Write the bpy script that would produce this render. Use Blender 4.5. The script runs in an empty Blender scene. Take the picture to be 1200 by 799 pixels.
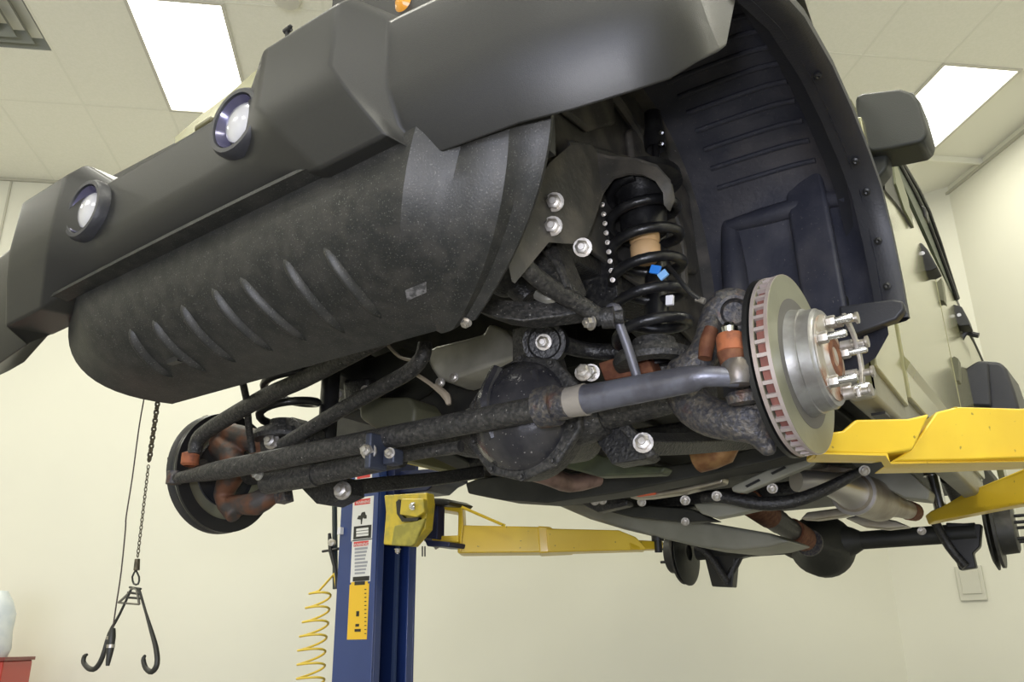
import bpy, bmesh, math, random
from mathutils import Vector as V, Matrix as M
random.seed(7)
C = bpy.context.scene.collection
S = bpy.context.scene
PI = math.pi
# ---------------------------------------------------------------- camera
Z0 = 1.90                      # height of the front axle above the floor
CAM = V((1.117, -1.377, -0.4306)); YAW, PITCH, ROLL, FPX = 0.5968, 0.3422, -0.0134, 991.2
cf = V((-math.sin(YAW)*math.cos(PITCH), math.cos(YAW)*math.cos(PITCH), math.sin(PITCH)))
r0 = V((math.cos(YAW), math.sin(YAW), 0)); u0 = r0.cross(cf)
cr = r0*math.cos(ROLL)+u0*math.sin(ROLL); cu = -r0*math.sin(ROLL)+u0*math.cos(ROLL)
cam = bpy.data.cameras.new('camera'); cam.lens = FPX/1200*36; cam.sensor_width = 36
cam.clip_start = 0.02
camo = bpy.data.objects.new('camera', cam); C.objects.link(camo)
camo.matrix_world = M(((cr.x, cu.x, -cf.x, CAM.x), (cr.y, cu.y, -cf.y, CAM.y), (cr.z, cu.z, -cf.z, CAM.z+Z0), (0, 0, 0, 1)))
S.camera = camo
S.view_settings.view_transform = 'Standard'; S.view_settings.look = 'None'
S.view_settings.exposure = 0.08; S.view_settings.gamma = 1; S.view_settings.use_curve_mapping = False
# ---------------------------------------------------------------- world and lights
RY = math.radians(42.19)       # the room's own direction (the vehicle stands askew in it)
H = 3.70                       # ceiling above the camera
E1 = V((math.cos(RY), math.sin(RY), 0)); E2 = V((-math.sin(RY), math.cos(RY), 0))
CW = V((CAM.x, CAM.y, CAM.z+Z0))
def room(a, b, z):             # room coordinates (a right, b back, z above floor) -> world
    return V((CAM.x, CAM.y, 0)) + E1*a + E2*b + V((0, 0, z))
w = bpy.data.worlds.new('world'); S.world = w; w.use_nodes = True
w.node_tree.nodes['Background'].inputs[0].default_value = (0.75, 0.80, 1.0, 1)
w.node_tree.nodes['Background'].inputs[1].default_value = 0.30
def area(name, loc, target, sx, sy, power, col):
    l = bpy.data.lights.new(name, 'AREA'); l.shape = 'RECTANGLE'; l.size = sx; l.size_y = sy
    l.energy = power; l.color = col
    o = bpy.data.objects.new(name, l); C.objects.link(o); o.location = loc
    o.rotation_euler = (target-loc).to_track_quat('-Z', 'Y').to_euler(); return o
# daylight through the open garage door behind the camera, and the camera's flash
area('daylight_door', room(-1.9, -3.9, 1.35), room(-1.9, 3, 4.2), 4.6, 2.4, 195, (0.78, 0.82, 1.0))
area('camera_flash', CW+cu*0.10-cr*0.06, CW+cf*3, 0.10, 0.06, 10, (0.93, 0.93, 1.0))
LAMP = (1.0, 0.975, 0.85)

# ---------------------------------------------------------------- materials
MATS = {}
def mat(name, col, rough=.5, metal=0., col2=None, scale=20., lo=.45, hi=.6, bump=0., bscale=60., spec=.5, speck=None, speck_amt=.62, speck_scale=140., coat=0., col3=None, scale3=4., lo3=.55, hi3=.7, detail=4.):
    if name in MATS: return MATS[name]
    m = bpy.data.materials.new(name); m.use_nodes = True; nt = m.node_tree; N = nt.nodes; L = nt.links
    b = N['Principled BSDF']; b.inputs['Roughness'].default_value = rough; b.inputs['Metallic'].default_value = metal
    b.inputs['Specular IOR Level'].default_value = spec; b.inputs['Coat Weight'].default_value = coat
    b.inputs['Coat Roughness'].default_value = .12
    b.inputs['Base Color'].default_value = (*col, 1)
    tc = N.new('ShaderNodeTexCoord')
    out = None
    def noise(sc, lo_, hi_, det=4.):
        n = N.new('ShaderNodeTexNoise'); n.inputs['Scale'].default_value = sc; n.inputs['Detail'].default_value = det
        L.new(tc.outputs['Object'], n.inputs['Vector'])
        r = N.new('ShaderNodeMapRange'); r.inputs[1].default_value = lo_; r.inputs[2].default_value = hi_
        L.new(n.outputs['Fac'], r.inputs[0]); return r.outputs[0], n.outputs['Fac']
    def mix(a, c, f):
        x = N.new('ShaderNodeMix'); x.data_type = 'RGBA'
        L.new(f, x.inputs[0])
        if a is None: x.inputs[6].default_value = (*col, 1)
        else: L.new(a, x.inputs[6])
        x.inputs[7].default_value = (*c, 1); return x.outputs[2]
    if col2: out = mix(out, col2, noise(scale, lo, hi, detail)[0])
    if col3: out = mix(out, col3, noise(scale3, lo3, hi3, 6.)[0])
    if speck: out = mix(out, speck, noise(speck_scale, speck_amt, speck_amt+.04, 1.)[0])
    if out is not None: L.new(out, b.inputs['Base Color'])
    if bump:
        _, f = noise(bscale, 0, 1); bp = N.new('ShaderNodeBump'); bp.inputs['Strength'].default_value = bump
        bp.inputs['Distance'].default_value = .004; L.new(f, bp.inputs['Height']); L.new(bp.outputs[0], b.inputs['Normal'])
    MATS[name] = m; return m
def emis(name, col, st):
    m = bpy.data.materials.new(name); m.use_nodes = True; b = m.node_tree.nodes['Principled BSDF']
    b.inputs['Base Color'].default_value = (*col, 1); b.inputs['Emission Color'].default_value = (*col, 1)
    b.inputs['Emission Strength'].default_value = st; return m
bumper_m = mat('bumper plastic', (.018, .018, .0165), .42, 0, (.016, .016, .0155), 300, .45, .6, bump=.10, bscale=900, spec=.5)
skid_m = mat('dusty black plastic', (.011, .012, .011), .50, 0, (.026, .025, .022), 40, .42, .66, bump=.10, bscale=300, spec=.5, speck=(.075, .073, .066), speck_amt=.66, speck_scale=420, col3=(.032, .031, .027), scale3=7, lo3=.50, hi3=.85)
liner_m = mat('dusty liner', (.036, .038, .052), .50, 0, (.066, .066, .078), 12, .4, .7, bump=.3, bscale=90, spec=.4, speck=(.12, .115, .11), speck_amt=.72, speck_scale=190, col3=(.11, .10, .095), scale3=3.2, lo3=.55, hi3=.85)
sheet_m = mat('dirty inner sheet metal', (.050, .048, .044), .6, 0, (.12, .108, .092), 14, .44, .70, detail=10, bump=.35, bscale=70, speck=(.14, .135, .12), speck_amt=.72, speck_scale=160)
flare_m = mat('flare plastic', (.022, .023, .028), .45, 0, (.026, .026, .030), 30, .4, .7, bump=.15, bscale=200)
black_m = mat('black chassis paint', (.009, .009, .010), .40, .0, (.034, .033, .030), 120, .44, .68, bump=.6, bscale=160, detail=10, spec=.55, speck=(.22, .21, .20), speck_amt=.73, speck_scale=200)
grim_m = mat('grimy steel', (.024, .024, .023), .50, .15, (.066, .062, .056), 120, .42, .66, bump=.7, bscale=160, detail=10, speck=(.25, .24, .22), speck_amt=.72, speck_scale=200)
cast_m = mat('cast iron grime', (.055, .055, .062), .5, .35, (.14, .125, .105), 110, .42, .64, bump=.8, bscale=160, detail=10, col3=(.15, .06, .03), scale3=16, lo3=.60, hi3=.72)
rust_m = mat('rust', (.12, .040, .018), .75, .1, (.20, .08, .035), 45, .4, .65, bump=.6, bscale=60)
rustorange_m = mat('orange rust', (.36, .115, .045), .7, 0, (.22, .075, .035), 60, .45, .65, bump=.4, bscale=60)
spring_m = mat('spring black', (.010, .010, .011), .32, 0, (.03, .03, .03), 30, .5, .75, bump=.2, bscale=120)
bolt_m = mat('zinc bolt', (.52, .50, .47), .38, .75, (.36, .33, .28), 60, .45, .6)
chrome_m = mat('bright steel', (.62, .62, .62), .22, 1.)
hub_m = mat('machined hub', (.36, .36, .35), .38, .7, (.26, .25, .24), 30, .4, .65, bump=.1)
rotorface_m = mat('rotor face', (.28, .28, .205), .42, .6, (.235, .235, .17), 12, .4, .65)
rotoredge_m = mat('rotor edge', (.50, .44, .42), .45, .5, (.42, .33, .30), 22, .4, .7)
vane_m = mat('rotor vane rust', (.22, .085, .065), .8, 0, (.15, .055, .045), 30)
alu_m = mat('cast aluminium', (.50, .49, .45), .38, .6, (.36, .35, .31), 10, .4, .65, bump=.3, bscale=30)
steelgrey_m = mat('grey tank skid', (.23, .23, .185), .5, .1, (.29, .285, .235), 6, .4, .65, bump=.12, bscale=30)
pipe_m = mat('exhaust steel', (.40, .36, .30), .42, .7, (.24, .19, .14), 10, .4, .65, bump=.15)
shield_m = mat('heat shield', (.48, .45, .38), .35, .8, (.36, .32, .25), 8, .4, .65, bump=.3, bscale=20)
paint_m = mat('khaki body paint', (.27, .262, .135), .22, .1, (.285, .275, .145), 3, .4, .6, coat=.6)
under_m = mat('body underside', (.016, .017, .014), .55, 0, (.028, .028, .023), 8, .4, .7, bump=.2)
glass_m = mat('tinted glass', (.30, .31, .25), .05, 0, spec=.9, coat=.5)
mirror_m = mat('mirror housing', (.020, .022, .018), .5, 0, bump=.15, bscale=300)
yellow_m = mat('lift yellow', (.80, .56, .035), .36, 0, (.74, .50, .03), 5, .4, .6, coat=.2, speck=(.35, .24, .03), speck_amt=.74, speck_scale=60)
blue_m = mat('lift blue', (.018, .042, .165), .32, 0, (.022, .048, .18), 4, .4, .6, coat=.3)
dkblue_m = mat('lift blue channel inside', (.010, .016, .06), .4, 0)  # darker copy of the lift blue; on the channel lining it paints shade
white_m = mat('sticker white', (.70, .70, .68), .4)
red_m = mat('sticker red', (.60, .05, .05), .4)
ink_m = mat('sticker black', (.015, .015, .015), .4)
stick_y = mat('sticker yellow', (.80, .50, .03), .4)
wall_m = mat('painted wall', (.72, .71, .61), .62, 0, (.735, .725, .62), 1.2, .4, .6, bump=.04, bscale=90, spec=.3)
ceil_m = mat('ceiling tile', (.87, .86, .75), .9, 0, (.90, .885, .78), 60, .4, .62, bump=.25, bscale=160, spec=.2)
grid_m = mat('ceiling grid', (.83, .82, .71), .6)
floor_m = mat('grey shop floor', (.20, .195, .18), .5, 0, (.17, .165, .15), 2, .4, .6)
trim_m = mat('trim paint', (.50, .485, .40), .6)
orange_m = mat('bump stop', (.62, .40, .20), .6)
tagblue_m = mat('blue tag', (.03, .22, .72), .5)
tagwhite_m = mat('white tag', (.75, .75, .78), .5)
cable_m = mat('dark wire', (.05, .035, .03), .5)
chain_m = mat('chain steel', (.13, .11, .07), .45, .6, (.07, .06, .04), 60)
hook_m = mat('hook iron', (.035, .035, .030), .45, .3)
hose_m = mat('yellow hose', (.78, .56, .06), .35)
redcart_m = mat('red tool chest', (.42, .035, .02), .35)
lens_m = mat('fog lamp lens', (.42, .42, .46), .2, .3, (.62, .62, .66), 6, .4, .6, coat=1.)
lamprefl_m = mat('fog lamp bowl', (.10, .095, .16), .2, .4)
diffuser_m = emis('lamp diffuser', (1.0, .985, .90), 4.2)
frame_m = mat('lamp frame', (.62, .60, .52), .5)

# ---------------------------------------------------------------- mesh helpers
WL = {}                         # world location of each parent (no parent is rotated)
class MB:
    def __init__(s): s.v = []; s.f = []
    def add(s, vs, fs):
        n = len(s.v); s.v += [V(p) for p in vs]; s.f += [tuple(i+n for i in f) for f in fs]; return s
    def box(s, c, d, R=None):
        R = R or M.Identity(3); c = V(c)
        vs = [c+R@V((x*d[0]/2, y*d[1]/2, z*d[2]/2)) for x in (-1, 1) for y in (-1, 1) for z in (-1, 1)]
        return s.add(vs, [(0, 1, 3, 2), (4, 6, 7, 5), (0, 4, 5, 1), (2, 3, 7, 6), (0, 2, 6, 4), (1, 5, 7, 3)])
    def cyl(s, a, b, r, r2=None, n=20):
        return s.lathe(a, V(b)-V(a), [(0, 0), (0, r), ((V(b)-V(a)).length, r if r2 is None else r2), ((V(b)-V(a)).length, 0)], n)
    def lathe(s, o, ax, prof, n=28):       # prof: (distance along axis, radius)
        o = V(o); z = V(ax).normalized(); x = z.orthogonal().normalized(); y = z.cross(x); vs = []; fs = []
        for d, r in prof:
            r = max(r, 1e-5)
            for k in range(n):
                t = 2*PI*k/n; vs.append(o+z*d+(x*math.cos(t)+y*math.sin(t))*r)
        for i in range(len(prof)-1):
            for k in range(n):
                k2 = (k+1) % n; fs.append((i*n+k, i*n+k2, (i+1)*n+k2, (i+1)*n+k))
        return s.add(vs, fs)
    def tube(s, pts, rad, n=12, smooth=3, caps=True, flat=None):
        pts = [V(p) for p in pts]; rs = rad if isinstance(rad, (list, tuple)) else [rad]*len(pts)
        if smooth and len(pts) > 2:
            P = []; R = []
            for i in range(len(pts)-1):
                p0 = pts[max(i-1, 0)]; p1 = pts[i]; p2 = pts[i+1]; p3 = pts[min(i+2, len(pts)-1)]
                for j in range(smooth):
                    t = j/smooth; P.append(.5*((2*p1)+(p2-p0)*t+(2*p0-5*p1+4*p2-p3)*t*t+(3*p1-p0-3*p2+p3)*t**3)); R.append(rs[i]*(1-t)+rs[i+1]*t)
            P.append(pts[-1]); R.append(rs[-1])
        else: P, R = pts, list(rs)
        vs = []; fs = []; T = None; x = None
        for i, p in enumerate(P):
            t = (P[min(i+1, len(P)-1)]-P[max(i-1, 0)]).normalized()
            if x is None: x = t.orthogonal().normalized() if flat is None else (V(flat)-t*V(flat).dot(t)).normalized()
            else: x = (x-t*x.dot(t)).normalized()
            y = t.cross(x)
            for k in range(n):
                a = 2*PI*k/n; vs.append(p+(x*math.cos(a)+y*math.sin(a))*R[i])
        m = len(P)
        for i in range(m-1):
            for k in range(n):
                k2 = (k+1) % n; fs.append((i*n+k, i*n+k2, (i+1)*n+k2, (i+1)*n+k))
        if caps: fs += [tuple(range(n))[::-1], tuple((m-1)*n+k for k in range(n))]
        return s.add(vs, fs)
    def prism(s, pts, ext):                # closed polygon swept along ext
        pts = [V(p) for p in pts]; n = len(pts); e = V(ext)
        return s.add(pts+[p+e for p in pts], [tuple(range(n))[::-1], tuple(range(n, 2*n))]+[(i, (i+1) % n, (i+1) % n+n, i+n) for i in range(n)])
    def slab(s, rows, th):                 # grid of points given a real thickness along th
        n = len(rows); m = len(rows[0]); e = V(th); A = [V(p) for r in rows for p in r]; k = n*m
        fs = []
        for i in range(n-1):
            for j in range(m-1):
                a = (i*m+j, i*m+j+1, (i+1)*m+j+1, (i+1)*m+j); fs.append(a); fs.append(tuple(q+k for q in a[::-1]))
        rim = [j for j in range(m)]+[i*m+m-1 for i in range(1, n)]+[(n-1)*m+j for j in range(m-2, -1, -1)]+[i*m for i in range(n-2, 0, -1)]
        for a, b in zip(rim, rim[1:]+rim[:1]): fs.append((b, a, a+k, b+k))
        return s.add(A+[p+e for p in A], fs)
    def ball(s, c, r, sx=1, sy=1, sz=1, n=16):
        vs = []; fs = []; c = V(c); h = n//2
        for i in range(h+1):
            th = PI*i/h
            for k in range(n):
                a = 2*PI*k/n; vs.append(c+V((r*sx*math.sin(th)*math.cos(a), r*sy*math.sin(th)*math.sin(a), r*sz*math.cos(th))))
        for i in range(h):
            for k in range(n): fs.append((i*n+k, i*n+(k+1) % n, (i+1)*n+(k+1) % n, (i+1)*n+k))
        return s.add(vs, fs)
    def obj(s, name, m, parent=None, ang=38, bev=0, sub=0, remesh=0, z0=None, kind=None, label=None):
        off = V((0, 0, Z0 if z0 is None else z0))
        me = bpy.data.meshes.new(name); lo = V([min(p[i] for p in s.v) for i in range(3)]); hi = V([max(p[i] for p in s.v) for i in range(3)])
        c = (lo+hi)/2 if parent is not None else V(((lo.x+hi.x)/2, (lo.y+hi.y)/2, lo.z))
        me.from_pydata([p-c for p in s.v], [], s.f)
        bm = bmesh.new(); bm.from_mesh(me); bmesh.ops.remove_doubles(bm, verts=bm.verts, dist=1e-5)
        bmesh.ops.recalc_face_normals(bm, faces=bm.faces); bm.to_mesh(me); bm.free()
        me.materials.append(m)
        for p in me.polygons: p.use_smooth = True
        me.set_sharp_from_angle(angle=math.radians(ang))
        o = bpy.data.objects.new(name, me); C.objects.link(o)
        wl = c+off; WL[o.name] = wl
        if parent is not None: o.parent = parent; o.location = wl-WL[parent.name]
        else: o.location = wl
        if remesh:
            q = o.modifiers.new('r', 'REMESH'); q.mode = 'VOXEL'; q.voxel_size = remesh; q.use_smooth_shade = True
            q = o.modifiers.new('s', 'SMOOTH'); q.factor = .5; q.iterations = 4
        if bev:
            q = o.modifiers.new('b', 'BEVEL'); q.width = bev; q.segments = 2; q.limit_method = 'ANGLE'; q.angle_limit = math.radians(35)
            q = o.modifiers.new('w', 'WEIGHTED_NORMAL')
        if sub:
            q = o.modifiers.new('u', 'SUBSURF'); q.levels = sub; q.render_levels = sub
        if kind: o['kind'] = kind
        if label: o['label'] = label
        return o
def thing(name, label, cat, loc, group=None):
    o = bpy.data.objects.new(name, None); C.objects.link(o); o.location = loc; WL[o.name] = V(loc)
    o.empty_display_size = .1
    o['label'] = label; o['category'] = cat
    if group: o['group'] = group
    return o
def tag(o, label, cat, group=None):
    o['label'] = label; o['category'] = cat
    if group: o['group'] = group
    return o
def at(px, py, X=None, Y=None, Z=None):  # a point of the vehicle frame seen along one direction, at a known plane
    d = cf+cr*((px-600)/FPX)+cu*((399.5-py)/FPX)
    t = (X-CAM.x)/d.x if X is not None else (Y-CAM.y)/d.y if Y is not None else (Z-CAM.z)/d.z
    return CAM+d*t
def lerp(a, b, t): return a+(b-a)*t
def bolt(p, ax, r=.011, h=.012, parent=None, m=None, name='bolt'):
    ax = V(ax).normalized(); b = MB(); p = V(p)
    b.lathe(p, ax, [(0, 0), (0, r*1.35), (h*.25, r*1.35), (h*.25, 0)], 16)
    b.lathe(p+ax*h*.2, ax, [(0, 0), (0, r), (h, r), (h*1.15, r*.7), (h*1.15, 0)], 6)
    b.lathe(p+ax*h, ax, [(0, 0), (0, r*.5), (h*.7, r*.45), (h*.7, 0)], 10)
    return b.obj(name, m or bolt_m, parent, ang=30)
#==STRUCT==
# ---------------------------------------------------------------- the room
ZC = CW.z+H                    # ceiling height above the floor
BW, RW, LW, FW = 6.70, 4.755, -7.0, -4.2      # back, right, left, front wall in room coordinates
def rslab(name, a0, a1, b0, b1, z0_, z1_, m, kind='structure', parent=None, bev=0):
    vs = [room(a, b, z) for a in (a0, a1) for b in (b0, b1) for z in (z0_, z1_)]
    return MB().add(vs, [(0, 1, 3, 2), (4, 6, 7, 5), (0, 4, 5, 1), (2, 3, 7, 6), (0, 2, 6, 4), (1, 5, 7, 3)]).obj(name, m, parent, z0=0, kind=kind, bev=bev)
rslab('floor', LW, RW, FW, BW, -.1, 0, floor_m)
rslab('wall_back', LW-.1, RW+.1, BW, BW+.12, 0, ZC+.1, wall_m)
MB().prism([room(4.05, BW+.01, 0), room(RW+.01, 6.0, 0), room(RW+.01, BW+.01, 0)], (0, 0, ZC+.05)).obj('wall_corner', wall_m, None, z0=0, kind='structure')
rslab('wall_right', RW, RW+.12, FW, BW, 0, ZC+.1, wall_m)
rslab('wall_left', LW-.12, LW, FW, BW, 0, ZC+.1, wall_m)
wf = rslab('wall_front', LW, -4.6, FW-.12, FW, 0, ZC+.1, wall_m)
rslab('wall_front', 0.8, RW, FW-.12, FW, 0, ZC+.1, wall_m)
rslab('wall_front', -4.6, 0.8, FW-.12, FW, 2.9, ZC+.1, wall_m)
ceiling = rslab('ceiling', LW, RW, FW, BW, ZC+.05, ZC+.12, grid_m)
TS = .594; A0 = -1.728; B0 = 5.55-1.19*8
lights_at = {(0, 7), (9, 7)}
others = {(-6, 7), (0, 4), (9, 4), (-6, 4), (0, 1), (9, 1), (-6, 1), (4, 3), (4, 1), (5, 5)}
vent_at = (-2, 7)
tile_me = None; na = 0
def tile_mesh(b0, b1):
    x, y, t = TS-.006, (b1-b0)-.006, .012; e = .004
    bm = bmesh.new()
    lay = [(0, 0), (0, -.004), (e, -.007)]
    R = [[(i, i, z), (x-i, i, z), (x-i, y-i, z), (i, y-i, z)] for i, z in lay]
    vs = [[bm.verts.new(p) for p in r] for r in R]
    for a, b in zip(vs, vs[1:]):
        for k in range(4): bm.faces.new((a[k], a[(k+1) % 4], b[(k+1) % 4], b[k]))
    bm.faces.new(vs[-1][::-1]); bm.faces.new(vs[0])
    bmesh.ops.recalc_face_normals(bm, faces=bm.faces)
    me = bpy.data.meshes.new('ceiling_tile'); bm.to_mesh(me); bm.free(); me.materials.append(ceil_m); return me
tiles = {}
full = tile_mesh(0, 1.19); part = tile_mesh(0, BW-(B0+1.19*8))
for i in range(-9, 12):
    for j in range(0, 9):
        b0 = B0+1.19*j; a0 = A0+TS*i
        if a0+TS > RW+.01 or b0 < FW-.01: continue
        if (i, j) in lights_at or (i, j) in others or (i, j) == vent_at: continue
        vis = (j >= 6)
        if not vis and (i < -9): continue
        o = bpy.data.objects.new('ceiling_tile', part if j == 8 else full); C.objects.link(o); o.parent = ceiling
        o.location = room(a0+.003, b0+.003, ZC+.006)-WL['ceiling']; o.rotation_euler = (0, 0, RY); na += 1
# T-bar grid, one bar per line
for i in range(-9, 12):
    a = A0+TS*i
    if a < RW-.02: rslab('ceiling_grid_bar', a-.008, a+.008, FW, BW, ZC-.003, ZC+.05, grid_m, None, ceiling)
for j in range(1, 9):
    b = B0+1.19*j
    if b > FW: rslab('ceiling_grid_bar', LW, RW, b-.008, b+.008, ZC-.0035, ZC+.05, grid_m, None, ceiling)
rslab('trim_1', LW, RW, BW-.02, BW, ZC-.025, ZC-.003, trim_m)
rslab('trim_2', RW-.02, RW, FW, BW-.02, ZC-.025, ZC-.003, trim_m)
def lamp(i, j, label, power):
    a0 = A0+TS*i; b0 = B0+1.19*j
    t = thing('ceiling_light', label, 'light', room(a0+TS/2, b0+.595, ZC-.01), 'troffer lights in the ceiling')
    z = ZC
    for (x0, x1, y0, y1) in ((0, TS, 0, .022), (0, TS, 1.168, 1.19), (0, .022, .022, 1.168), (TS-.022, TS, .022, 1.168)):
        rslab('frame', a0+x0, a0+x1, b0+y0, b0+y1, z-.012, z+.03, frame_m, None, t)
    rslab('diffuser', a0+.02, a0+TS-.02, b0+.02, b0+1.17, z-.006, z+.004, diffuser_m, None, t)
    c = room(a0+TS/2, b0+.595, z-.02)
    l = area('lamp_light', c, c+V((0, 0, -1)), TS-.05, 1.14, power, LAMP); l.rotation_euler = (0, 0, RY)
lamp(0, 7, 'large bright ceiling light above the bumper, left of the vehicle', 47)
lamp(9, 7, 'bright ceiling light behind the black side mirror, near the right wall', 15)
for k, (i, j) in enumerate(sorted(others)):
    lamp(i, j, 'ceiling light panel further forward over the bay, out of frame (%s)' % ['left front', 'left middle', 'left back', 'front centre', 'centre', 'centre right', 'front middle right', 'over the bay door', 'right front', 'right middle'][k], 38 if i == 9 else 49)
# square ceiling vent at the top left
a0 = A0+TS*vent_at[0]; b0 = B0+1.19*vent_at[1]
rslab('ceiling_tile', a0+.003, a0+TS-.003, b0+.596, b0+1.187, ZC-.002, ZC+.01, ceil_m, None, ceiling)
vt = thing('ceiling_vent', 'square grey air vent in the ceiling at the far left', 'vent', room(a0+TS/2, b0+.297, ZC))
ventg = mat('vent grey', (.27, .28, .23), .5); ventd = mat('vent dark', (.05, .055, .05), .6)
for k, (ins, zz) in enumerate([(.0, 0), (.075, -.018), (.15, -.034)]):
    q = MB(); A = ins+.004; B = ins+.055; n = .594
    o1 = [room(a0+x, b0+y, ZC+zz-.002) for x, y in ((A, A), (n-A, A), (n-A, n-A), (A, n-A))]
    i1 = [room(a0+x, b0+y, ZC+zz+.055) for x, y in ((B, B), (n-B, B), (n-B, n-B), (B, n-B))]
    q.add([V(p) for p in o1+i1]+[V(p)+V((0, 0, .004)) for p in o1+i1], [(i, (i+1) % 4, (i+1) % 4+4, i+4) for i in range(4)]+[(i+8, i+12, (i+1) % 4+12, (i+1) % 4+8) for i in range(4)])
    q.obj('vent_louvre', ventg, vt, z0=0)
rslab('vent_back', a0+.02, a0+.574, b0+.02, b0+.574, ZC+.056, ZC+.06, ventd, None, vt)
MB().cyl(room(a0+.297, b0+.297, ZC+.05), room(a0+.297, b0+.297, ZC-.03), .07, .085).obj('vent_core', ventd, vt, z0=0)
q = MB(); q.lathe(room(-.745, 4.27, ZC-.002), (0, 0, -1), [(0, 0), (0, .085), (.02, .085), (.035, .07), (.04, .03), (.04, 0)])
tag(q.obj('smoke_detector', frame_m, None, z0=0), 'round pale detector on the ceiling above the bumper corner', 'smoke detector')
# thin panel joints on the back wall at the far left, and the blank cover plate at the right
rslab('trim_3', -4.6, -3.25, BW-.012, BW, 4.545, 4.56, trim_m)
rslab('trim_4', -4.6, -3.1, BW-.012, BW, 4.20, 4.215, trim_m)
rslab('trim_5', -3.262, -3.247, BW-.012, BW, 4.56, ZC-.03, trim_m)

# ---------------------------------------------------------------- the vehicle on the lift
car = thing('off_road_vehicle', 'khaki four-door off-road vehicle raised on the lift, front wheels removed, black bumper', 'vehicle', (-.04, 1.45, Z0))
BX = -.06                      # body centre line
# ---- front bumper
def bump_sections():
    st = []                    # x offset from the centre, profile of (Y, z): back-top, top, A, B, bottom, back-bottom
    cen = [(-.52, .392), (-.655, .390), (-.680, .365), (-.682, .268), (-.672, .238), (-.645, .213), (-.60, .215)]
    bul = [(-.52, .440), (-.680, .440), (-.706, .410), (-.712, .302), (-.698, .258), (-.664, .184), (-.57, .195)]
    win = [(-.50, .405), (-.640, .400), (-.662, .375), (-.664, .265), (-.640, .207), (-.605, .166), (-.572, .235)]
    A_ = [-.02, -.012, 0, 0, .030, .088, .088]; O_ = [0, 0, 0, 0, .022, .066, .066]; W_ = [0, 0, 0, .004, .010, .030, .030]
    for x, p, dx in ((0, cen, 0), (.18, cen, 0), (.205, cen, A_), (.270, bul, A_), (.286, bul, A_), (.412, bul, O_), (.428, bul, O_), (.487, win, W_), (.505, win, W_)):
        dx = dx or [0]*7
        st.append([(x+d, y, z) for (y, z), d in zip(p, dx)])
    for x, dy, k in ((.66, .015, 1), (.73, .035, 1), (.80, .058, .95), (.843, .080, .86), (.872, .104, .66), (.893, .140, .42)):
        st.append([(x, y+dy, z if z > .33 else .300+(z-.300)*k) for y, z in win])
    return st
st = bump_sections()
full_st = [[(-x, y, z) for x, y, z in p] for p in st[::-1]][:-1]+st
b = MB(); n = 7
for p in full_st: b.v += [V((BX+x, y, z+.055*x)) for x, y, z in p]
for i in range(len(full_st)-1):
    for j in range(n):
        j2 = (j+1) % n; b.f.append((i*n+j, i*n+j2, (i+1)*n+j2, (i+1)*n+j))
b.f += [tuple(range(n)), tuple(range((len(full_st)-1)*n, len(full_st)*n))]
bumper = b.obj('front_bumper', bumper_m, car, ang=20, bev=.009)
for sx in (1, -1):
    c = V((BX+sx*.205, -.680, .318+.055*sx*.2))
    q = MB(); q.lathe(c+V((0, .02, 0)), (0, -1, 0), [(0, .050), (0, .058), (.034, .058), (.041, .054), (.041, .047), (.036, .045), (.012, .0435), (.012, .050)], 32)
    q.obj('fog_lamp_ring', flare_m, bumper, ang=30)
    q = MB(); q.lathe(c+V((0, .002, 0)), (0, -1, 0), [(0, 0), (.001, .032), (.008, .038), (.020, .0445)], 32); q.obj('fog_lamp_bowl', lamprefl_m, bumper)
    q = MB(); q.lathe(c+V((.004, -.002, 0)), (0, -1, 0), [(0, .034), (.008, .0335), (.014, .026), (.018, .013), (.019, 0)], 32); q.obj('fog_lamp_lens', lens_m, bumper)
# small clip on the bumper's upper edge
p = at(337, 36, Y=-.685); q = MB(); q.tube([p+V((0, 0, -.012)), p, p+V((.008, 0, .006))], .003, 8); q.cyl(p+V((-.006, 0, 0)), p+V((.006, 0, .002)), .005); q.obj('clip', ink_m, bumper)
p = V((BX-.30, -.64, .385)); q = MB(); q.lathe(p, (0, -.3, 1), [(0, .022), (.012, .028), (.018, .02), (.018, 0)]); q.obj('tow_hook', ink_m, bumper)
# ---- air dam / skid plate under the bumper
def skid_pt(s, t):             # s: 0 right end .. 1 left end; t: 0 seam .. 1 rear lower edge
    xt = lerp(-.475, .63, s); xb = lerp(-.325, .41, s)
    yt = -.635+max(0, min(xt, .515)-.465)*.85+max(0, xt-.515)*.30+max(0, -.36-xt)*.45; yb = -.435
    zt = .205+.045*xt+max(0, xt-.36)*.18; zb = .018+.01*xb
    T = V((xt, yt, zt)); B = V((xb, yb, zb))
    K = V((lerp(xt, xb, .30), yt-.012, lerp(zt, zb, .82)))
    if s > .90: K = K.lerp(V((.610, -.515, .125)), (s-.90)/.10)
    if s < .12: K = K.lerp(V((-.485, -.585, .035)), (.12-s)/.12)
    return T*(1-t)**2+K*2*t*(1-t)+B*t*t
S_ = [i/60 for i in range(61)]
def skid_disp(s, t):
    p = skid_pt(s, t)
    du = skid_pt(min(s+.01, 1), t)-skid_pt(max(s-.01, 0), t); dv = skid_pt(s, min(t+.02, 1))-skid_pt(s, max(t-.02, 0))
    nn = du.cross(dv).normalized(); nn = nn if nn.y+nn.z < 0 else -nn
    d = 0
    if s > .9: d += .010*min(1, (s-.9)/.02)*(1 if s < .965 else 0)     # turned flange at the left end
    return p+nn*d, nn
rows = [[skid_disp(s, t/14)[0] for s in S_] for t in range(15)]
skid = MB().slab(rows, (0, .006, .004)).obj('skid_plate', skid_m, car, ang=26)
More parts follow.
